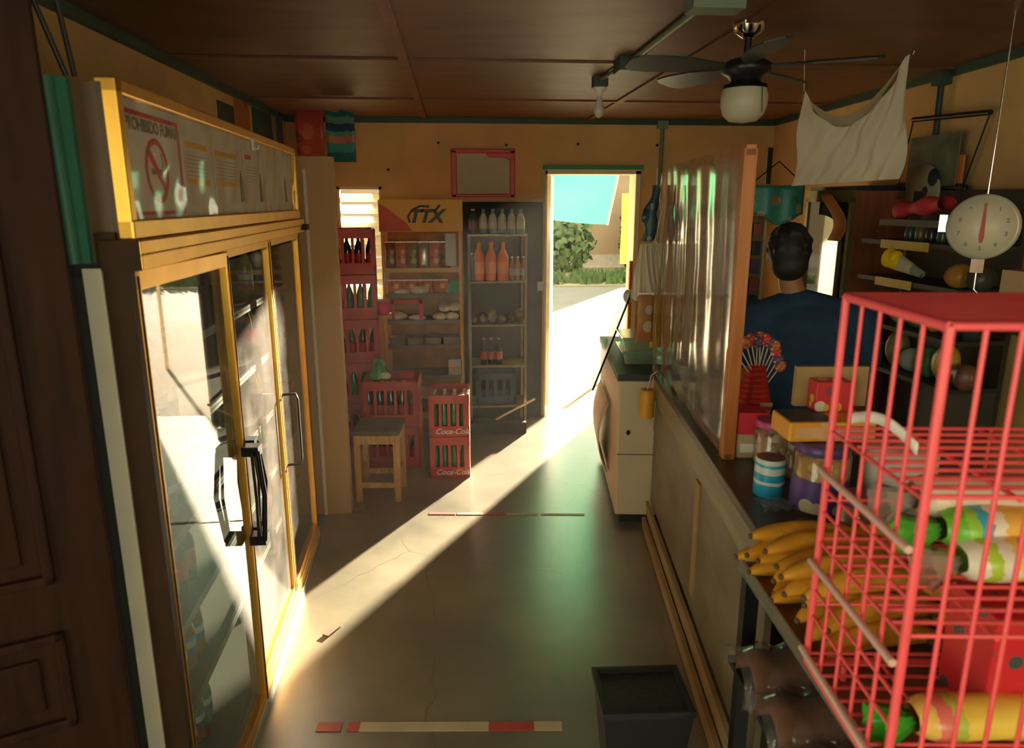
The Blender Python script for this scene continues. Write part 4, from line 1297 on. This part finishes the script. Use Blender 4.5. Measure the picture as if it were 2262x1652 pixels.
fr_ = MB()
for (x, y) in ((0, 0), (0, D_), (W_, 0), (W_, D_)):
    fr_.tube([(x, y, Z0), (x, y, Z1)], .0065, 8)
    fx = x + (.07 if x == 0 else -.07)
    fr_.tube([(fx, y, TZ + .001), (fx, y, Z0)], .0065, 8)
for z in (Z0, Z1):
    for a, b_ in (((0, 0), (0, D_)), ((W_, 0), (W_, D_)), ((0, 0), (W_, 0)), ((0, D_), (W_, D_))):
        fr_.tube([(*a, z), (*b_, z)], .006, 8)
fr_.build('frame', REDWIRE, cg)
wires([((0, D_ * k / 5, Z0), (0, D_ * k / 5, Z1)) for k in range(1, 5)] + [((0, 0, z), (0, D_, z)) for z in (.98, 1.03, 1.18, 1.22)], .0032).build('left_panel', REDWIRE, cg)
wires([((W_ * k / 14, 0, Z0), (W_ * k / 14, 0, Z1)) for k in range(1, 14)], .0034).build('front_panel', REDWIRE, cg)
wires([((W_, D_ * k / 5, Z0), (W_, D_ * k / 5, Z1)) for k in range(1, 5)], .0032).build('right_panel', REDWIRE, cg)
wires([((W_ * k / 7, D_, Z0), (W_ * k / 7, D_, 1.33)) for k in range(1, 7)] + [((0, D_, z), (W_, D_, z)) for z in (1.0, 1.2)], .003).build('back_panel', REDWIRE, cg)
wires([((0, D_ * k / 19, Z1), (W_, D_ * k / 19, Z1)) for k in range(20)] + [((W_ * k / 4, 0, Z1 - .004), (W_ * k / 4, D_, Z1 - .004)) for k in range(5)], .0048).build('top_panel', REDWIRE, cg)
for zs in (1.33, 1.128, .90):
    sm = wires([((0, D_ * k / 9, zs), (W_, D_ * k / 9, zs)) for k in range(10)] + [((W_ * k / 5, 0, zs - .005), (W_ * k / 5, D_, zs - .005)) for k in range(6)], .0034)
    sm.build('shelf', REDWIRE, cg)
ACR = mat('clear_acrylic_rod', (.85, .62, .52), .15, var=.05, transl=.3)
for z in (1.255, 1.085, .912):
    MB().tube([(-.012, D_ - .0, z), (-.012, .0, z)], .006, 8).build('price_rail', ACR, cg)


def cgw(x, y, z):
    return Matrix.Translation((.601, .813, 0)) @ Matrix.Rotation(R(-5.5), 4, 'Z') @ Vector((x, y, z))


# paper strip curling over the cage shelf
o = MB().grid(lambda u, v: tuple(cgw(.02 + .035 * u, D_ - .01 - .15 * u, 1.340 + .022 * math.sin(PI * u) + .018 * v)), 14, 2).build('paper_strip', PAPER, solid=.002)
tag(o, 'cream paper strip curling along the middle cage shelf', 'paper')
LOAFW = mat('white_bread', (.78, .66, .46), .6, var=.12, scale=12)


def loafbag(label, loc, rz, m, tailm, L=.34, r=.042):
    t = thing('sliced_loaf_bag', label, 'bread', loc, rz, 'bagged loaves in the red cage')
    def fn(u, v):
        a = 2 * PI * v
        k = min(1, .62 + u / .05 * .38) if u < .05 else 1
        rr = r * k * (1 + .04 * math.sin(6 * a + 20 * u))
        return (L * u, rr * 1.25 * math.cos(a), rr * (1 + math.sin(a)) + (r - rr))
    MB().grid(fn, 26, 16).build('bag', m, t)
    def tl(u, v):
        a = 2 * PI * v
        rr = .010 + .028 * u + .006 * math.sin(7 * a)
        return (-.055 * u, rr * math.cos(a), r * .9 + rr * .8 * math.sin(a) - .012 * u)
    MB().grid(tl, 6, 18).build('twisted_end', tailm, t)
    return t


CLR_T = film('clear_tail', opaque=.35, rough=.12, ior=1.5, dust=(.8, .75, .62))
GRN_T = mat('green_tail', (.12, .50, .05), .2, var=.3, scale=20)
p1 = bands('bread_print', 'X', [(0, (.16, .50, .04)), (.07, (.30, .62, .06)), (.13, (.05, .45, .6)), (.19, (.88, .80, .62)), (.25, (.88, .52, .08)), (.5, (.85, .7, .45)), (.75, (.9, .55, .1))], wob=.10, scale=4, rough=.25)
p2 = bands('bread_print_pale', 'X', [(0, (.75, .6, .45)), (.5, (.8, .66, .46)), (.8, (.85, .6, .3))], wob=.1, rough=.25)
p3 = bands('bread_print_green', 'X', [(0, (.80, .76, .6)), (.06, (.45, .65, .06)), (.13, (.84, .8, .64)), (.2, (.9, .62, .15)), (.26, (.8, .2, .08)), (.32, (.88, .66, .3))], wob=.15, scale=4, rough=.25)
loafbag('pale unprinted bagged loaf, uppermost on the cage shelf', tuple(cgw(.12, .235, 1.198)), R(-5), p2, CLR_T, .34, .034)
loafbag('bagged loaf with green and blue printed end on cage shelf', tuple(cgw(.14, .19, 1.166)), R(-4), p1, GRN_T, .34, .034)
loafbag('bagged loaf with lime green end and red print, lowest on cage shelf', tuple(cgw(.15, .145, 1.133)), R(-3), p3, CLR_T, .34, .034)
loafbag('yellow printed bagged loaf with green end at the cage bottom', tuple(cgw(.075, .08, .904)), R(-3), bands('yellow_bread_print', 'X', [(0, (.88, .55, .12)), (.06, (.8, .2, .15)), (.13, (.5, .62, .08)), (.18, (.9, .66, .1)), (.7, (.9, .62, .2))], wob=.05, scale=4, rough=.25), mat('deep_green_tail', (.05, .42, .03), .2, var=.3, scale=20), .36, .031)
t = thing('watermelon_carton', 'red carton with dark seed-shaped spots inside the red cage', 'carton', tuple(cgw(.245, .15, .904)), R(-5))
MB().bb((-.05, -.05, 0), (.22, .07, .185)).build('carton', blobs('red_seed_print', (.62, .02, .03), [(.03, .05, .05), (.05, .08, .07)], 24, .36), t, bevel=.004)
MB().bb((-.05, -.0515, .175), (.22, -.05, .185)).build('top_edge', RED, t)

# black bin on the floor
bn = thing('black_bin', 'black square bin on the floor below the counter', 'bin', (.53, 1.80, 0), R(-2))
q = MB()
rr = [[(sx * w_, sy * w_ * .8, z) for sx, sy in ((-1, -1), (1, -1), (1, 1), (-1, 1))] for w_, z in ((.10, 0), (.128, .28), (.133, .28), (.133, .30), (.118, .30), (.10, .03))]
q.ring_surface(rr, True, False)
q.build('bin_body', BLACK, bn)
MB().bb((-.118, -.094, .27), (.118, .094, .285)).build('liner', mat('speckled_liner', (.02, .022, .02), .35, var=.6, scale=60), bn)

# ------------------------------------------------------------------ floor tapes
def floortape(label, x0, x1, y0, y1, w, segs):
    t = thing('floor_tape', label, 'tape', (x0, y0, 0), math.atan2(y1 - y0, x1 - x0), 'hazard tapes on the floor')
    L = math.hypot(x1 - x0, y1 - y0)
    TW = mat('worn_white_tape', (.62, .52, .33), .5, var=.15)
    TRD = mat('worn_red_tape', (.52, .08, .06), .5, var=.15)
    for a, b_, c in segs:
        MB().bb((a * L, -w / 2, .0005), (b_ * L, w / 2, .0025)).build('red_segment' if c == 'r' else 'white_segment', TRD if c == 'r' else TW, t)
    return t


floortape('far red and white floor tape crossing the sunlit floor', -.165, .70, 3.735, 3.65, .022, [(0, .17, 'r'), (.18, .35, 'w'), (.35, .49, 'r'), (.5, .7, 'w'), (.72, 1, 'w')])
floortape('near red and white floor tape across the aisle', -.484, .33, 2.08, 2.02, .042, [(0, .10, 'r'), (.125, .175, 'r'), (.175, .42, 'w'), (.42, .54, 'w'), (.54, .70, 'w'), (.70, .885, 'r'), (.885, 1, 'w')])
o = MB().box((-.525, 2.63, .004), (.03, .075, .006), R(-30)).build('dry_leaf', mat('dry_leaf', (.12, .08, .04), .8))
tag(o, 'small dark scrap on the sunlit floor near the fridge', 'scrap')

# ------------------------------------------------------------------ person
px, py = 1.53, 2.95
ps = thing('person', 'person with short dark hair and navy shirt standing with back to viewer', 'person', (px, py, 0), R(-14))
bd = MB()


def limb(m_, pts, rs, n=12):
    m_.tube(pts, rs, n)
    for p, r in zip(pts, rs):
        m_.ball(p, r, 10, 8)


hx, hy, hz = -.105, .03, 1.478
sh = 1.285
limb(bd, [(0, 0, .86), (-.005, .005, 1.0), (-.01, .01, 1.15)], [.095, .095, .09])
bd.ball((0, 0, .95), (.155, .10, .16)).ball((-.005, .01, 1.10), (.155, .09, .15)).ball((-.01, .012, 1.18), (.165, .085, .08))
limb(bd, [(-.05, .012, 1.24), (-.09, .02, 1.37)], [.056, .052])
# head: skull, jaw, nose, ears, brow, lips
bd.ball((hx, hy, hz + .01), (.078, .096, .105), 16, 12)
bd.ball((hx, hy + .035, hz - .055), (.055, .055, .055))
bd.ball((hx, hy + .097, hz - .015), (.014, .02, .02)).ball((hx, hy + .088, hz + .01), (.009, .014, .03))
bd.ball((hx - .03, hy + .086, hz + .018), (.014, .008, .009)).ball((hx + .03, hy + .086, hz + .018), (.014, .008, .009))
bd.ball((hx, hy + .084, hz - .055), (.025, .012, .010))
for s_ in (-1, 1):
    bd.ball((hx + s_ * .080, hy + .0, hz - .005), (.010, .020, .030))
    el = (s_ * .268 - .01, .03, 1.03)
    wr = (s_ * .16, .25, .98)
    limb(bd, [(s_ * .20 - .01, .01, 1.20), (s_ * .245 - .01, .01, 1.11), el], [.055, .047, .040])
    limb(bd, [el, (s_ * .215, .14, 1.0), wr], [.040, .036, .027])
    pm = Vector((s_ * .145, .30, .975))
    bd.ball(pm, (.036, .048, .016))
    for fi in range(4):
        fx = (fi - 1.5) * .019
        ln_ = (.068, .078, .073, .056)[fi]
        b0 = pm + Vector((fx, .040, 0))
        limb(bd, [b0, b0 + Vector((fx * .1, ln_ * .5, .006)), b0 + Vector((fx * .12, ln_ * .85, -.012)), b0 + Vector((fx * .12, ln_, -.03))], [.0092, .0088, .008, .0075], 8)
    th = pm + Vector((-s_ * .032, -.012, .0))
    limb(bd, [th, th + Vector((-s_ * .024, .026, -.004)), th + Vector((-s_ * .030, .055, -.014))], [.012, .0105, .009], 8)
    limb(bd, [(s_ * .085, 0, .88), (s_ * .092, .012, .50), (s_ * .095, -.012, .09)], [.095, .062, .040])
    bd.ball((s_ * .095, .045, .036), (.042, .105, .036))
bd.build('body', SKIN, ps, remesh=.0065)
st = MB()
st.ball((0, 0, .95), (.215, .150, .19)).ball((-.005, .01, 1.07), (.222, .150, .20)).ball((-.01, .012, 1.17), (.232, .138, .125)).ball((0, 0, .84), (.20, .145, .10))
limb(st, [(-.16, .01, 1.215), (-.06, .014, 1.265), (.14, .01, 1.21)], [.085, .080, .085])
st.lathe([(.075, 1.27), (.066, 1.315), (.050, 1.315)], (-.065, .016, 0), 18)
for s_ in (-1, 1):
    limb(st, [(s_ * .205 - .01, .01, 1.205), (s_ * .25 - .01, .01, 1.11), (s_ * .268 - .01, .028, 1.035)], [.082, .072, .064])
st.build('shirt', NAVY, ps, remesh=.010)
hr = MB()
hr.ball((hx, hy - .012, hz + .025), (.091, .102, .108), 18, 12).ball((hx, hy - .045, hz - .035), (.078, .062, .075), 14, 10).ball((hx, hy + .02, hz + .085), (.075, .075, .045), 14, 8)
for i in range(60):
    a = random.uniform(0, 2 * PI)
    e = random.uniform(-.1, 1.4)
    v_ = Vector((.088 * math.cos(a) * math.cos(e), .098 * math.sin(a) * math.cos(e) - .014, .106 * math.sin(e) + .025))
    if v_.y > .06 and v_.z < .06:
        continue
    hr.ball(Vector((hx, hy, hz)) + v_, .015, 6, 5)
hr.build('hair', HAIR, ps, remesh=.008)
tr = MB()
tr.ball((0, 0, .84), (.178, .128, .12))
for s_ in (-1, 1):
    limb(tr, [(s_ * .088, 0, .82), (s_ * .093, .012, .5), (s_ * .095, -.012, .09)], [.108, .076, .058])
tr.build('trousers', mat('dark_trousers', (.02, .02, .025), .85), ps, remesh=.010)

# ------------------------------------------------------------------ right-hand back area
# tall glass-door cooler against the right wall
co = thing('glass_cooler', 'dark glass-front cooler with brown side against the right wall', 'cooler', (2.03, 3.56, 0), R(-2))
MB().bb((.0, .0, .03), (.27, .52, 1.76)).build('cabinet', BROWNCAB, co)
MB().bb((-.02, .0, 1.70), (.0, .52, 1.76)).bb((-.02, .0, .1), (.0, .03, 1.72)).bb((-.02, .49, .1), (.0, .52, 1.72)).build('door_frame', mat('dark_olive_frame', (.16, .12, .03), .4, .4), co)
MB().bb((-.014, .03, .1), (-.006, .49, 1.70)).build('glass_door', mat('dark_mirror_glass', (.012, .016, .012), .03, 0, var=.05, spec=1.), co)
MB().bb((.0, -.002, 1.755), (.27, .52, 1.78)).build('top_board', BLACK, co)
o = MB().grid(lambda u, v: (2.0 + .012 * math.sin(5 * v), 3.62 + .13 * u + .12 * v * v - .05 * math.sin(3 * v), 1.50 + .24 * v), 6, 12).build('orange_pennant', mat('orange_paper', (.52, .19, .03), .6, var=.1), solid=.002)
tag(o, 'curled orange paper pennant stuck on the glass cooler', 'pennant')
# teal patterned bag on top-left and goods under it
t = thing('teal_bag', 'teal printed plastic bag hung on the right rear wall', 'bag', (1.66, 4.02, 1.60))
MB().grid(lambda u, v: (.34 * u - .02, -.03 * math.sin(PI * u) + .012 * math.sin(14 * u), .19 * v + .03 * math.sin(8 * u) * (1 - v)), 16, 8).build('bag', blobs('teal_bag_print', (.04, .30, .28), [(.45, .36, .2), (.06, .36, .28), (.03, .25, .12), (.4, .22, .08)], 14, .42), t, solid=.02)
MB().tube([(.0, 0, .19), (.16, 0, .32), (.32, 0, .19)], .004, 5).build('handle', BLACK, t)
t = thing('hanging_strap', 'short dark strap hanging on the right rear wall', 'strap', (1.80, 4.1, 1.80))
MB().bb((-.014, -.004, 0), (.014, .004, .20)).build('strap', BLACK, t)
t = thing('goods_rack', 'narrow hanging rack of small goods left of the person', 'rack', (1.74, 4.1, .9))
MB().bb((-.06, 0, 0), (-.045, .015, .72)).bb((.06, 0, 0), (.075, .015, .72)).build('rail', mat('cream_rail', (.55, .45, .25), .5), t)
MB().bb((-.06, .015, 0), (.075, .02, .72)).build('back_panel', mat('tan_back', (.22, .15, .06), .6), t)
gm = [mat('pale_blister', (.55, .52, .45), .3), mat('red_blister', (.4, .10, .06), .4), mat('blue_blister', (.04, .10, .16), .4), mat('purple_blister', (.12, .06, .16), .4), mat('white_blister', (.6, .6, .56), .3), mat('dark_blister', (.03, .04, .04), .4)]
for k in range(12):
    x = 1.705 + .055 * (k % 2)
    z = 1.54 - (k // 2) * .105
    o = MB().box((x, 4.1035, z), (.048, .022, .08)).build('goods_pack', gm[(k * 5 + 2) % 6], bevel=.004)
    tag(o, 'small carded pack, %s row from top, %s column of narrow rack' % (ORD[k // 2], ('left', 'right')[k % 2]), 'pack', 'carded packs on the narrow rack')
t = thing('round_clock', 'small round dark-rimmed dial beside the orange post', 'dial', (1.62, 4.05, 1.20))
MB().lathe([(.0, 0), (.055, 0), (.055, .02), (.0, .02)], n=20).build('case', BLACK, t)
t.rotation_euler = (R(90), 0, 0)
MB().lathe([(.0, .021), (.043, .021), (.043, .0225), (.0, .0225)], n=20).build('face', mat('dull_dial', (.35, .36, .33), .4), t)

# conduit pipe on right wall
t = thing('wall_conduit', 'dark pipe running down the right wall beside the cloth', 'pipe', (2.285, 3.36, 1.3))
MB().tube([(0, 0, 0), (.0, .03, .99)], .014, 8).build('pipe', mat('dark_green_pvc', (.02, .05, .03), .5), t)
MB().bb((-.03, -.01, .93), (.04, .06, .985)).build('junction_box', mat('dark_green_box', (.025, .06, .04), .5), t)

# black framed poster hanger with round art
t = thing('wall_hanger_frame', 'black metal hanging frame with striped and round prints on right wall', 'frame', (2.235, 3.24, 1.66), R(87))
f = MB()
f.tube([(-.29, 0, .40), (.27, 0, .43)], .012, 8).tube([(-.29, 0, .40), (-.18, 0, .11)], .004, 6).tube([(.27, 0, .43), (.33, 0, .12)], .004, 6).tube([(-.20, 0, .10), (.33, 0, .12)], .014, 8).tube([(-.19, 0, .10), (-.19, 0, -.12)], .012, 8)
f.build('frame', BLACKM, t)
MB().bb((-.14, .01, .11), (.24, .016, .34)).build('print_panel', mat('grey_green_print', (.12, .14, .09), .6, var=.5, scale=9), t)
MB().lathe([(.0, 0), (.135, 0), (.135, .012), (.0, .012)], n=28).build('round_print', blobs('round_print', (.30, .30, .2), [(.02, .03, .03), (.25, .26, .18), (.02, .02, .02)], 9, .42), t).matrix_local = TR(.08, .03, .08, R(90), 0, 0)
MB().lathe([(.0, 0), (.03, 0), (.03, .003), (.0, .003)], n=20).build('red_dot', mat('dark_red_dot', (.3, .01, .02), .5), t).matrix_local = TR(.12, .012, .20, R(90), 0, 0)
MB().lathe([(.0, 0), (.025, 0), (.025, .003), (.0, .003)], n=20).build('red_dot', mat('dark_red_dot', (.3, .01, .02), .5), t).matrix_local = TR(-.01, .012, .05, R(90), 0, 0)
MB().bb((.255, .0, .14), (.31, .008, .32)).build('orange_tag', mat('orange_tag', (.55, .16, .02), .5), t)
MB().bb((-.17, .0, .12), (-.12, .008, .24)).build('orange_tag', mat('orange_tag', (.55, .16, .02), .5), t)
MB().bb((-.16, -.004, -.01), (-.05, .004, .09)).build('orange_tag', mat('orange_tag', (.55, .16, .02), .5), t)
MB().bb((.16, .0, .03), (.36, .02, .055)).bb((.2, .0, -.01), (.32, .01, .03)).build('brown_strip', mat('brown_strip', (.28, .09, .02), .5), t)

# snack shelf with yellow price strips
t = thing('price_shelf', 'dark shelf unit with yellow price strips on the right wall', 'shelf', (2.0, 2.94, 0), R(92))
SH = mat('dark_shelf', (.035, .025, .012), .6, var=.3)
for z in (1.53, 1.36, 1.15, .95):
    MB().bb((-.26, -.22, z - .02), (.42, .02, z)).build('shelf_board', SH, t)
MB().bb((-.26, -.24, .1), (.42, -.22, 1.75)).build('back_panel', SH, t)
for (za, xa, xb) in ((1.515, -.06, .26), (1.345, .02, .27)):
    MB().bb((xa, .02, za - .02), (xb, .026, za + .018)).build('price_strip', mat('yellow_price_strip', (.55, .36, .03), .5), t)
for k in range(5):
    x = 1.98 + .03
    yv = 3.16 - k * .075
    o = MB().lathe([(.026, 0), (.028, .01), (.026, .07), (.012, .09)], (2.08, yv, 1.531), 10).build('small_jar', [mat('dark_goods_a', (.05, .10, .07), .25), mat('dark_goods_b', (.16, .13, .03), .3), mat('dark_goods_c', (.04, .03, .03), .2)][k % 3])
    tag(o, 'small dark jar, %s from left above the yellow price strip' % ORD[k], 'jar', 'jars above the price strip')
o = MB().grid(lambda u, v: (1.86 + .11 * u, 2.88 - .22 * u, 1.66 + .035 * u + .035 * (1 + .2 * math.sin(14 * u)) * math.sin(2 * PI * v) + .006 * math.sin(25 * u), ) if False else (1.93 + .035 * math.cos(2 * PI * v) * (1 + .2 * math.sin(14 * u)), 3.03 - .30 * u, 1.665 + .03 * u + .032 * math.sin(2 * PI * v) * (1 + .25 * math.sin(11 * u + 1))), 18, 10).build('red_cloth_roll', mat('red_cloth', (.50, .02, .03), .7, var=.2), None)
tag(o, 'rolled red cloth lying on top of the price shelf', 'cloth')
o = MB().bb((1.90, 2.66, 1.60), (2.04, 3.12, 1.628)).build('shelf_top_plank', SH)
tag(o, 'dark plank under the rolled red cloth', 'plank')
t = thing('snack_bag', 'shiny bright yellow-topped bag on the lower price shelf', 'bag', (1.94, 2.94, 1.361), R(100))
MB().grid(lambda u, v: (.20 * (u - .5) + .02 * math.sin(PI * v), .03 * math.sin(2 * PI * v) * (.4 + .9 * u), .04 + .06 * u + .035 * math.cos(2 * PI * v) * (.35 + .9 * u)), 14, 14).build('bag', bands('yellow_top_bag', 'X', [(0, (.22, .24, .16)), (.3, (.5, .45, .28)), (.62, (.95, .62, .02))], wob=.15, rough=.2), t)
MB().ball((.075, 0, .10), (.035, .035, .035)).build('yellow_top', mat('glossy_yellow', (.95, .60, .01), .2), t)
for k, (yv, zv, lab) in enumerate(((2.72, 1.40, 'round orange-brown packet at the right of yellow bag'), (2.60, 1.37, 'dark packet beside the carton under the scale'))):
    bagball('round_packet', lab, 'packet', (2.02, yv, 1.361), (.05, .05, .05), mat('orange_brown_wrap', (.42, .20, .03), .4) if k == 0 else mat('dark_wrap', (.05, .05, .03), .4), None, k)
o = MB().box((2.05, 2.42, 1.40), (.10, .11, .12), R(10)).build('tan_carton', blobs('tan_carton_print', (.48, .32, .16), [(.55, .18, .05), (.48, .32, .16)], 9, .4))
tag(o, 'tan carton with orange print below the scale dial', 'carton')
MB().box((2.05, 2.42, 1.25), (.16, .5, .02), R(4)).build('carton_shelf', SH)
tag(bpy.data.objects['carton_shelf'], 'small dark shelf board under the tan carton', 'shelf')
# lower goods behind the cage
gl = [('white plastic sack', (.42, .46, .36)), ('green sack', (.08, .22, .08)), ('yellow packet', (.6, .34, .03)), ('brown packet', (.20, .08, .05)), ('dark packet', (.03, .04, .03)), ('tan packet', (.38, .3, .16))]
for k in range(10):
    n_, c_ = gl[k % 6]
    yv = 3.12 - (k % 5) * .115
    zv = (1.151, .951)[k // 5]
    bagball('shelf_packet', '%s on the %s shelf behind the cage, %s from left' % (n_, ('upper', 'lower')[k // 5], ORD[k % 5]), 'packet', (2.06, yv, zv), (.05, .05, .055 + .015 * (k % 3)), mat(n_.replace(' ', '_'), c_, .4, var=.3, scale=14), 'packets on the shelves behind the cage', k)

# hanging scale
sc_ = thing('hanging_scale', 'round white dial hanging scale with a red needle', 'scale', (1.84, 2.40, 1.615), R(-38))
MB().lathe([(.0, 0), (.108, 0), (.112, .012), (.112, .055), (.10, .06), (.0, .06)], n=36).build('case', mat('pale_scale_case', (.55, .53, .42), .3, .3), sc_).matrix_local = TR(0, .06, 0, R(90), 0, 0)
MB().lathe([(.0, 0), (.100, 0), (.100, .003), (.0, .003)], n=36).build('dial', mat('ivory_dial', (.62, .56, .40), .4, var=.04), sc_).matrix_local = TR(0, -.001, 0, R(90), 0, 0)
MB().add([(-.004, -.0055, -.055), (.004, -.0055, -.055), (.008, -.0055, -.035), (.003, -.0055, .075), (0, -.0055, .085), (-.003, -.0055, .075), (-.008, -.0055, -.035)], [tuple(range(7))]).build('needle', mat('red_needle', (.45, .05, .03), .5), sc_, solid=.001)
for k in range(10):
    a = PI / 2 - 2 * PI * k / 10
    text(str(k), .020, GREYTXT, sc_, TR(.074 * math.cos(a), -.0048, .074 * math.sin(a), R(90), 0, 0), name='numeral', ext=.0004, bold=.0006)
MB().tube([(0, .03, .11), (0, .03, .685)], .004, 6).build('hanging_rod', CHROME, sc_)
MB().bb((-.02, .015, -.16), (.02, .045, -.112)).tube([(0, .03, -.16), (0, .03, -.22), (.02, .03, -.24)], .004, 6).build('hook', CHROME, sc_)
MB().bb((-.135, .02, -.02), (-.11, .05, .04)).build('side_clip', CHROME, sc_)
o = MB().tube([(2.06, 2.42, 1.46), (2.05, 2.44, 2.295)], .012, 8).build('black_pole', mat('glossy_black', (.015, .018, .018), .12))
tag(o, 'glossy black pole behind the scale at right edge', 'pole')

# ------------------------------------------------------------------ light
wd = bpy.data.worlds.new('World')
bpy.context.scene.world = wd
wd.use_nodes = True
nt = wd.node_tree
nt.nodes.clear()
wo = nt.nodes.new('ShaderNodeOutputWorld')
bg = nt.nodes.new('ShaderNodeBackground')
bg.inputs['Color'].default_value = (.94, .94, .69, 1)
bg.inputs['Strength'].default_value = 2.7
_link(nt, bg.outputs['Background'], wo.inputs['Surface'])
SAZ, SEL = R(29.5), R(9.5)
sd = Vector((-math.sin(SAZ) * math.cos(SEL), -math.cos(SAZ) * math.cos(SEL), -math.sin(SEL)))
su = bpy.data.lights.new('sun', 'SUN')
su.energy = 56
su.angle = R(1.2)
su.color = (1, .82, .58)
so = bpy.data.objects.new('sun', su)
C.objects.link(so)
so.rotation_euler = sd.to_track_quat('-Z', 'Y').to_euler()


def portal(name, loc, sx, sz, rot):
    l = bpy.data.lights.new(name, 'AREA')
    l.shape = 'RECTANGLE'
    l.size, l.size_y = sx, sz
    l.cycles.is_portal = True
    o = bpy.data.objects.new(name, l)
    C.objects.link(o)
    o.location = loc
    o.rotation_euler = rot
    return o


portal('doorway_portal', ((DX0 + DX1) / 2, FY + FT + .03, DZ / 2), DX1 - DX0, DZ, (R(-90), 0, 0))
portal('window_portal', ((WX0 + WX1) / 2, FY + FT + .02, (WZ0 + WZ1) / 2), WX1 - WX0, WZ1 - WZ0, (R(-90), 0, 0))
portal('added_back_window_portal', (.8, BY - .16, 1.525), 2.0, 1.25, (R(90), 0, 0))  # sky light through the opening added behind the viewer
portal('side_door_portal', (-1.33, (LY0 + LY1) / 2, LZ / 2), LY1 - LY0, LZ, (R(90), 0, R(-90)))

# thin haze added in the room for a bloom-like glow
hm, hnt, hout = _new('glow_haze_air')
vs_ = hnt.nodes.new('ShaderNodeVolumeScatter')
vs_.inputs['Color'].default_value = (1, .95, .85, 1)
vs_.inputs['Density'].default_value = .0032
vs_.inputs['Anisotropy'].default_value = .45
_link(hnt, vs_.outputs['Volume'], hout.inputs['Volume'])
o = MB().bb((-1.25, BY - .05, -.04), (2.9, FY + FT - .02, 2.36)).build('glow_haze', hm)
tag(o, 'thin haze added in the shop air for a soft glow', 'haze', kind='stuff')

# ------------------------------------------------------------------ camera
cam = bpy.data.cameras.new('camera')
cam.sensor_fit = 'HORIZONTAL'
cam.sensor_width = 36
cam.lens = 36 * 1577 / 2262
cam.dof.use_dof = True
cam.dof.focus_distance = 3.6
cam.dof.aperture_fstop = 4.0
cam.clip_start = .02
co_ = bpy.data.objects.new('camera', cam)
C.objects.link(co_)
co_.location = (0, 0, 1.7)
co_.rotation_euler = (R(90 - 13.55), 0, R(-4.6))
sc = bpy.context.scene
sc.camera = co_
sc.view_settings.view_transform = 'Standard'
sc.view_settings.look = 'None'
sc.view_settings.gamma = 1
sc.view_settings.use_curve_mapping = False
sc.view_settings.exposure = 0.65
sc.cycles.adaptive_threshold = .02
sc.cycles.max_bounces = 7
sc.cycles.diffuse_bounces = 4
sc.cycles.glossy_bounces = 4
sc.cycles.transparent_max_bounces = 12
sc.cycles.caustics_reflective = False
sc.cycles.caustics_refractive = False
sc.cycles.sample_clamp_indirect = 4
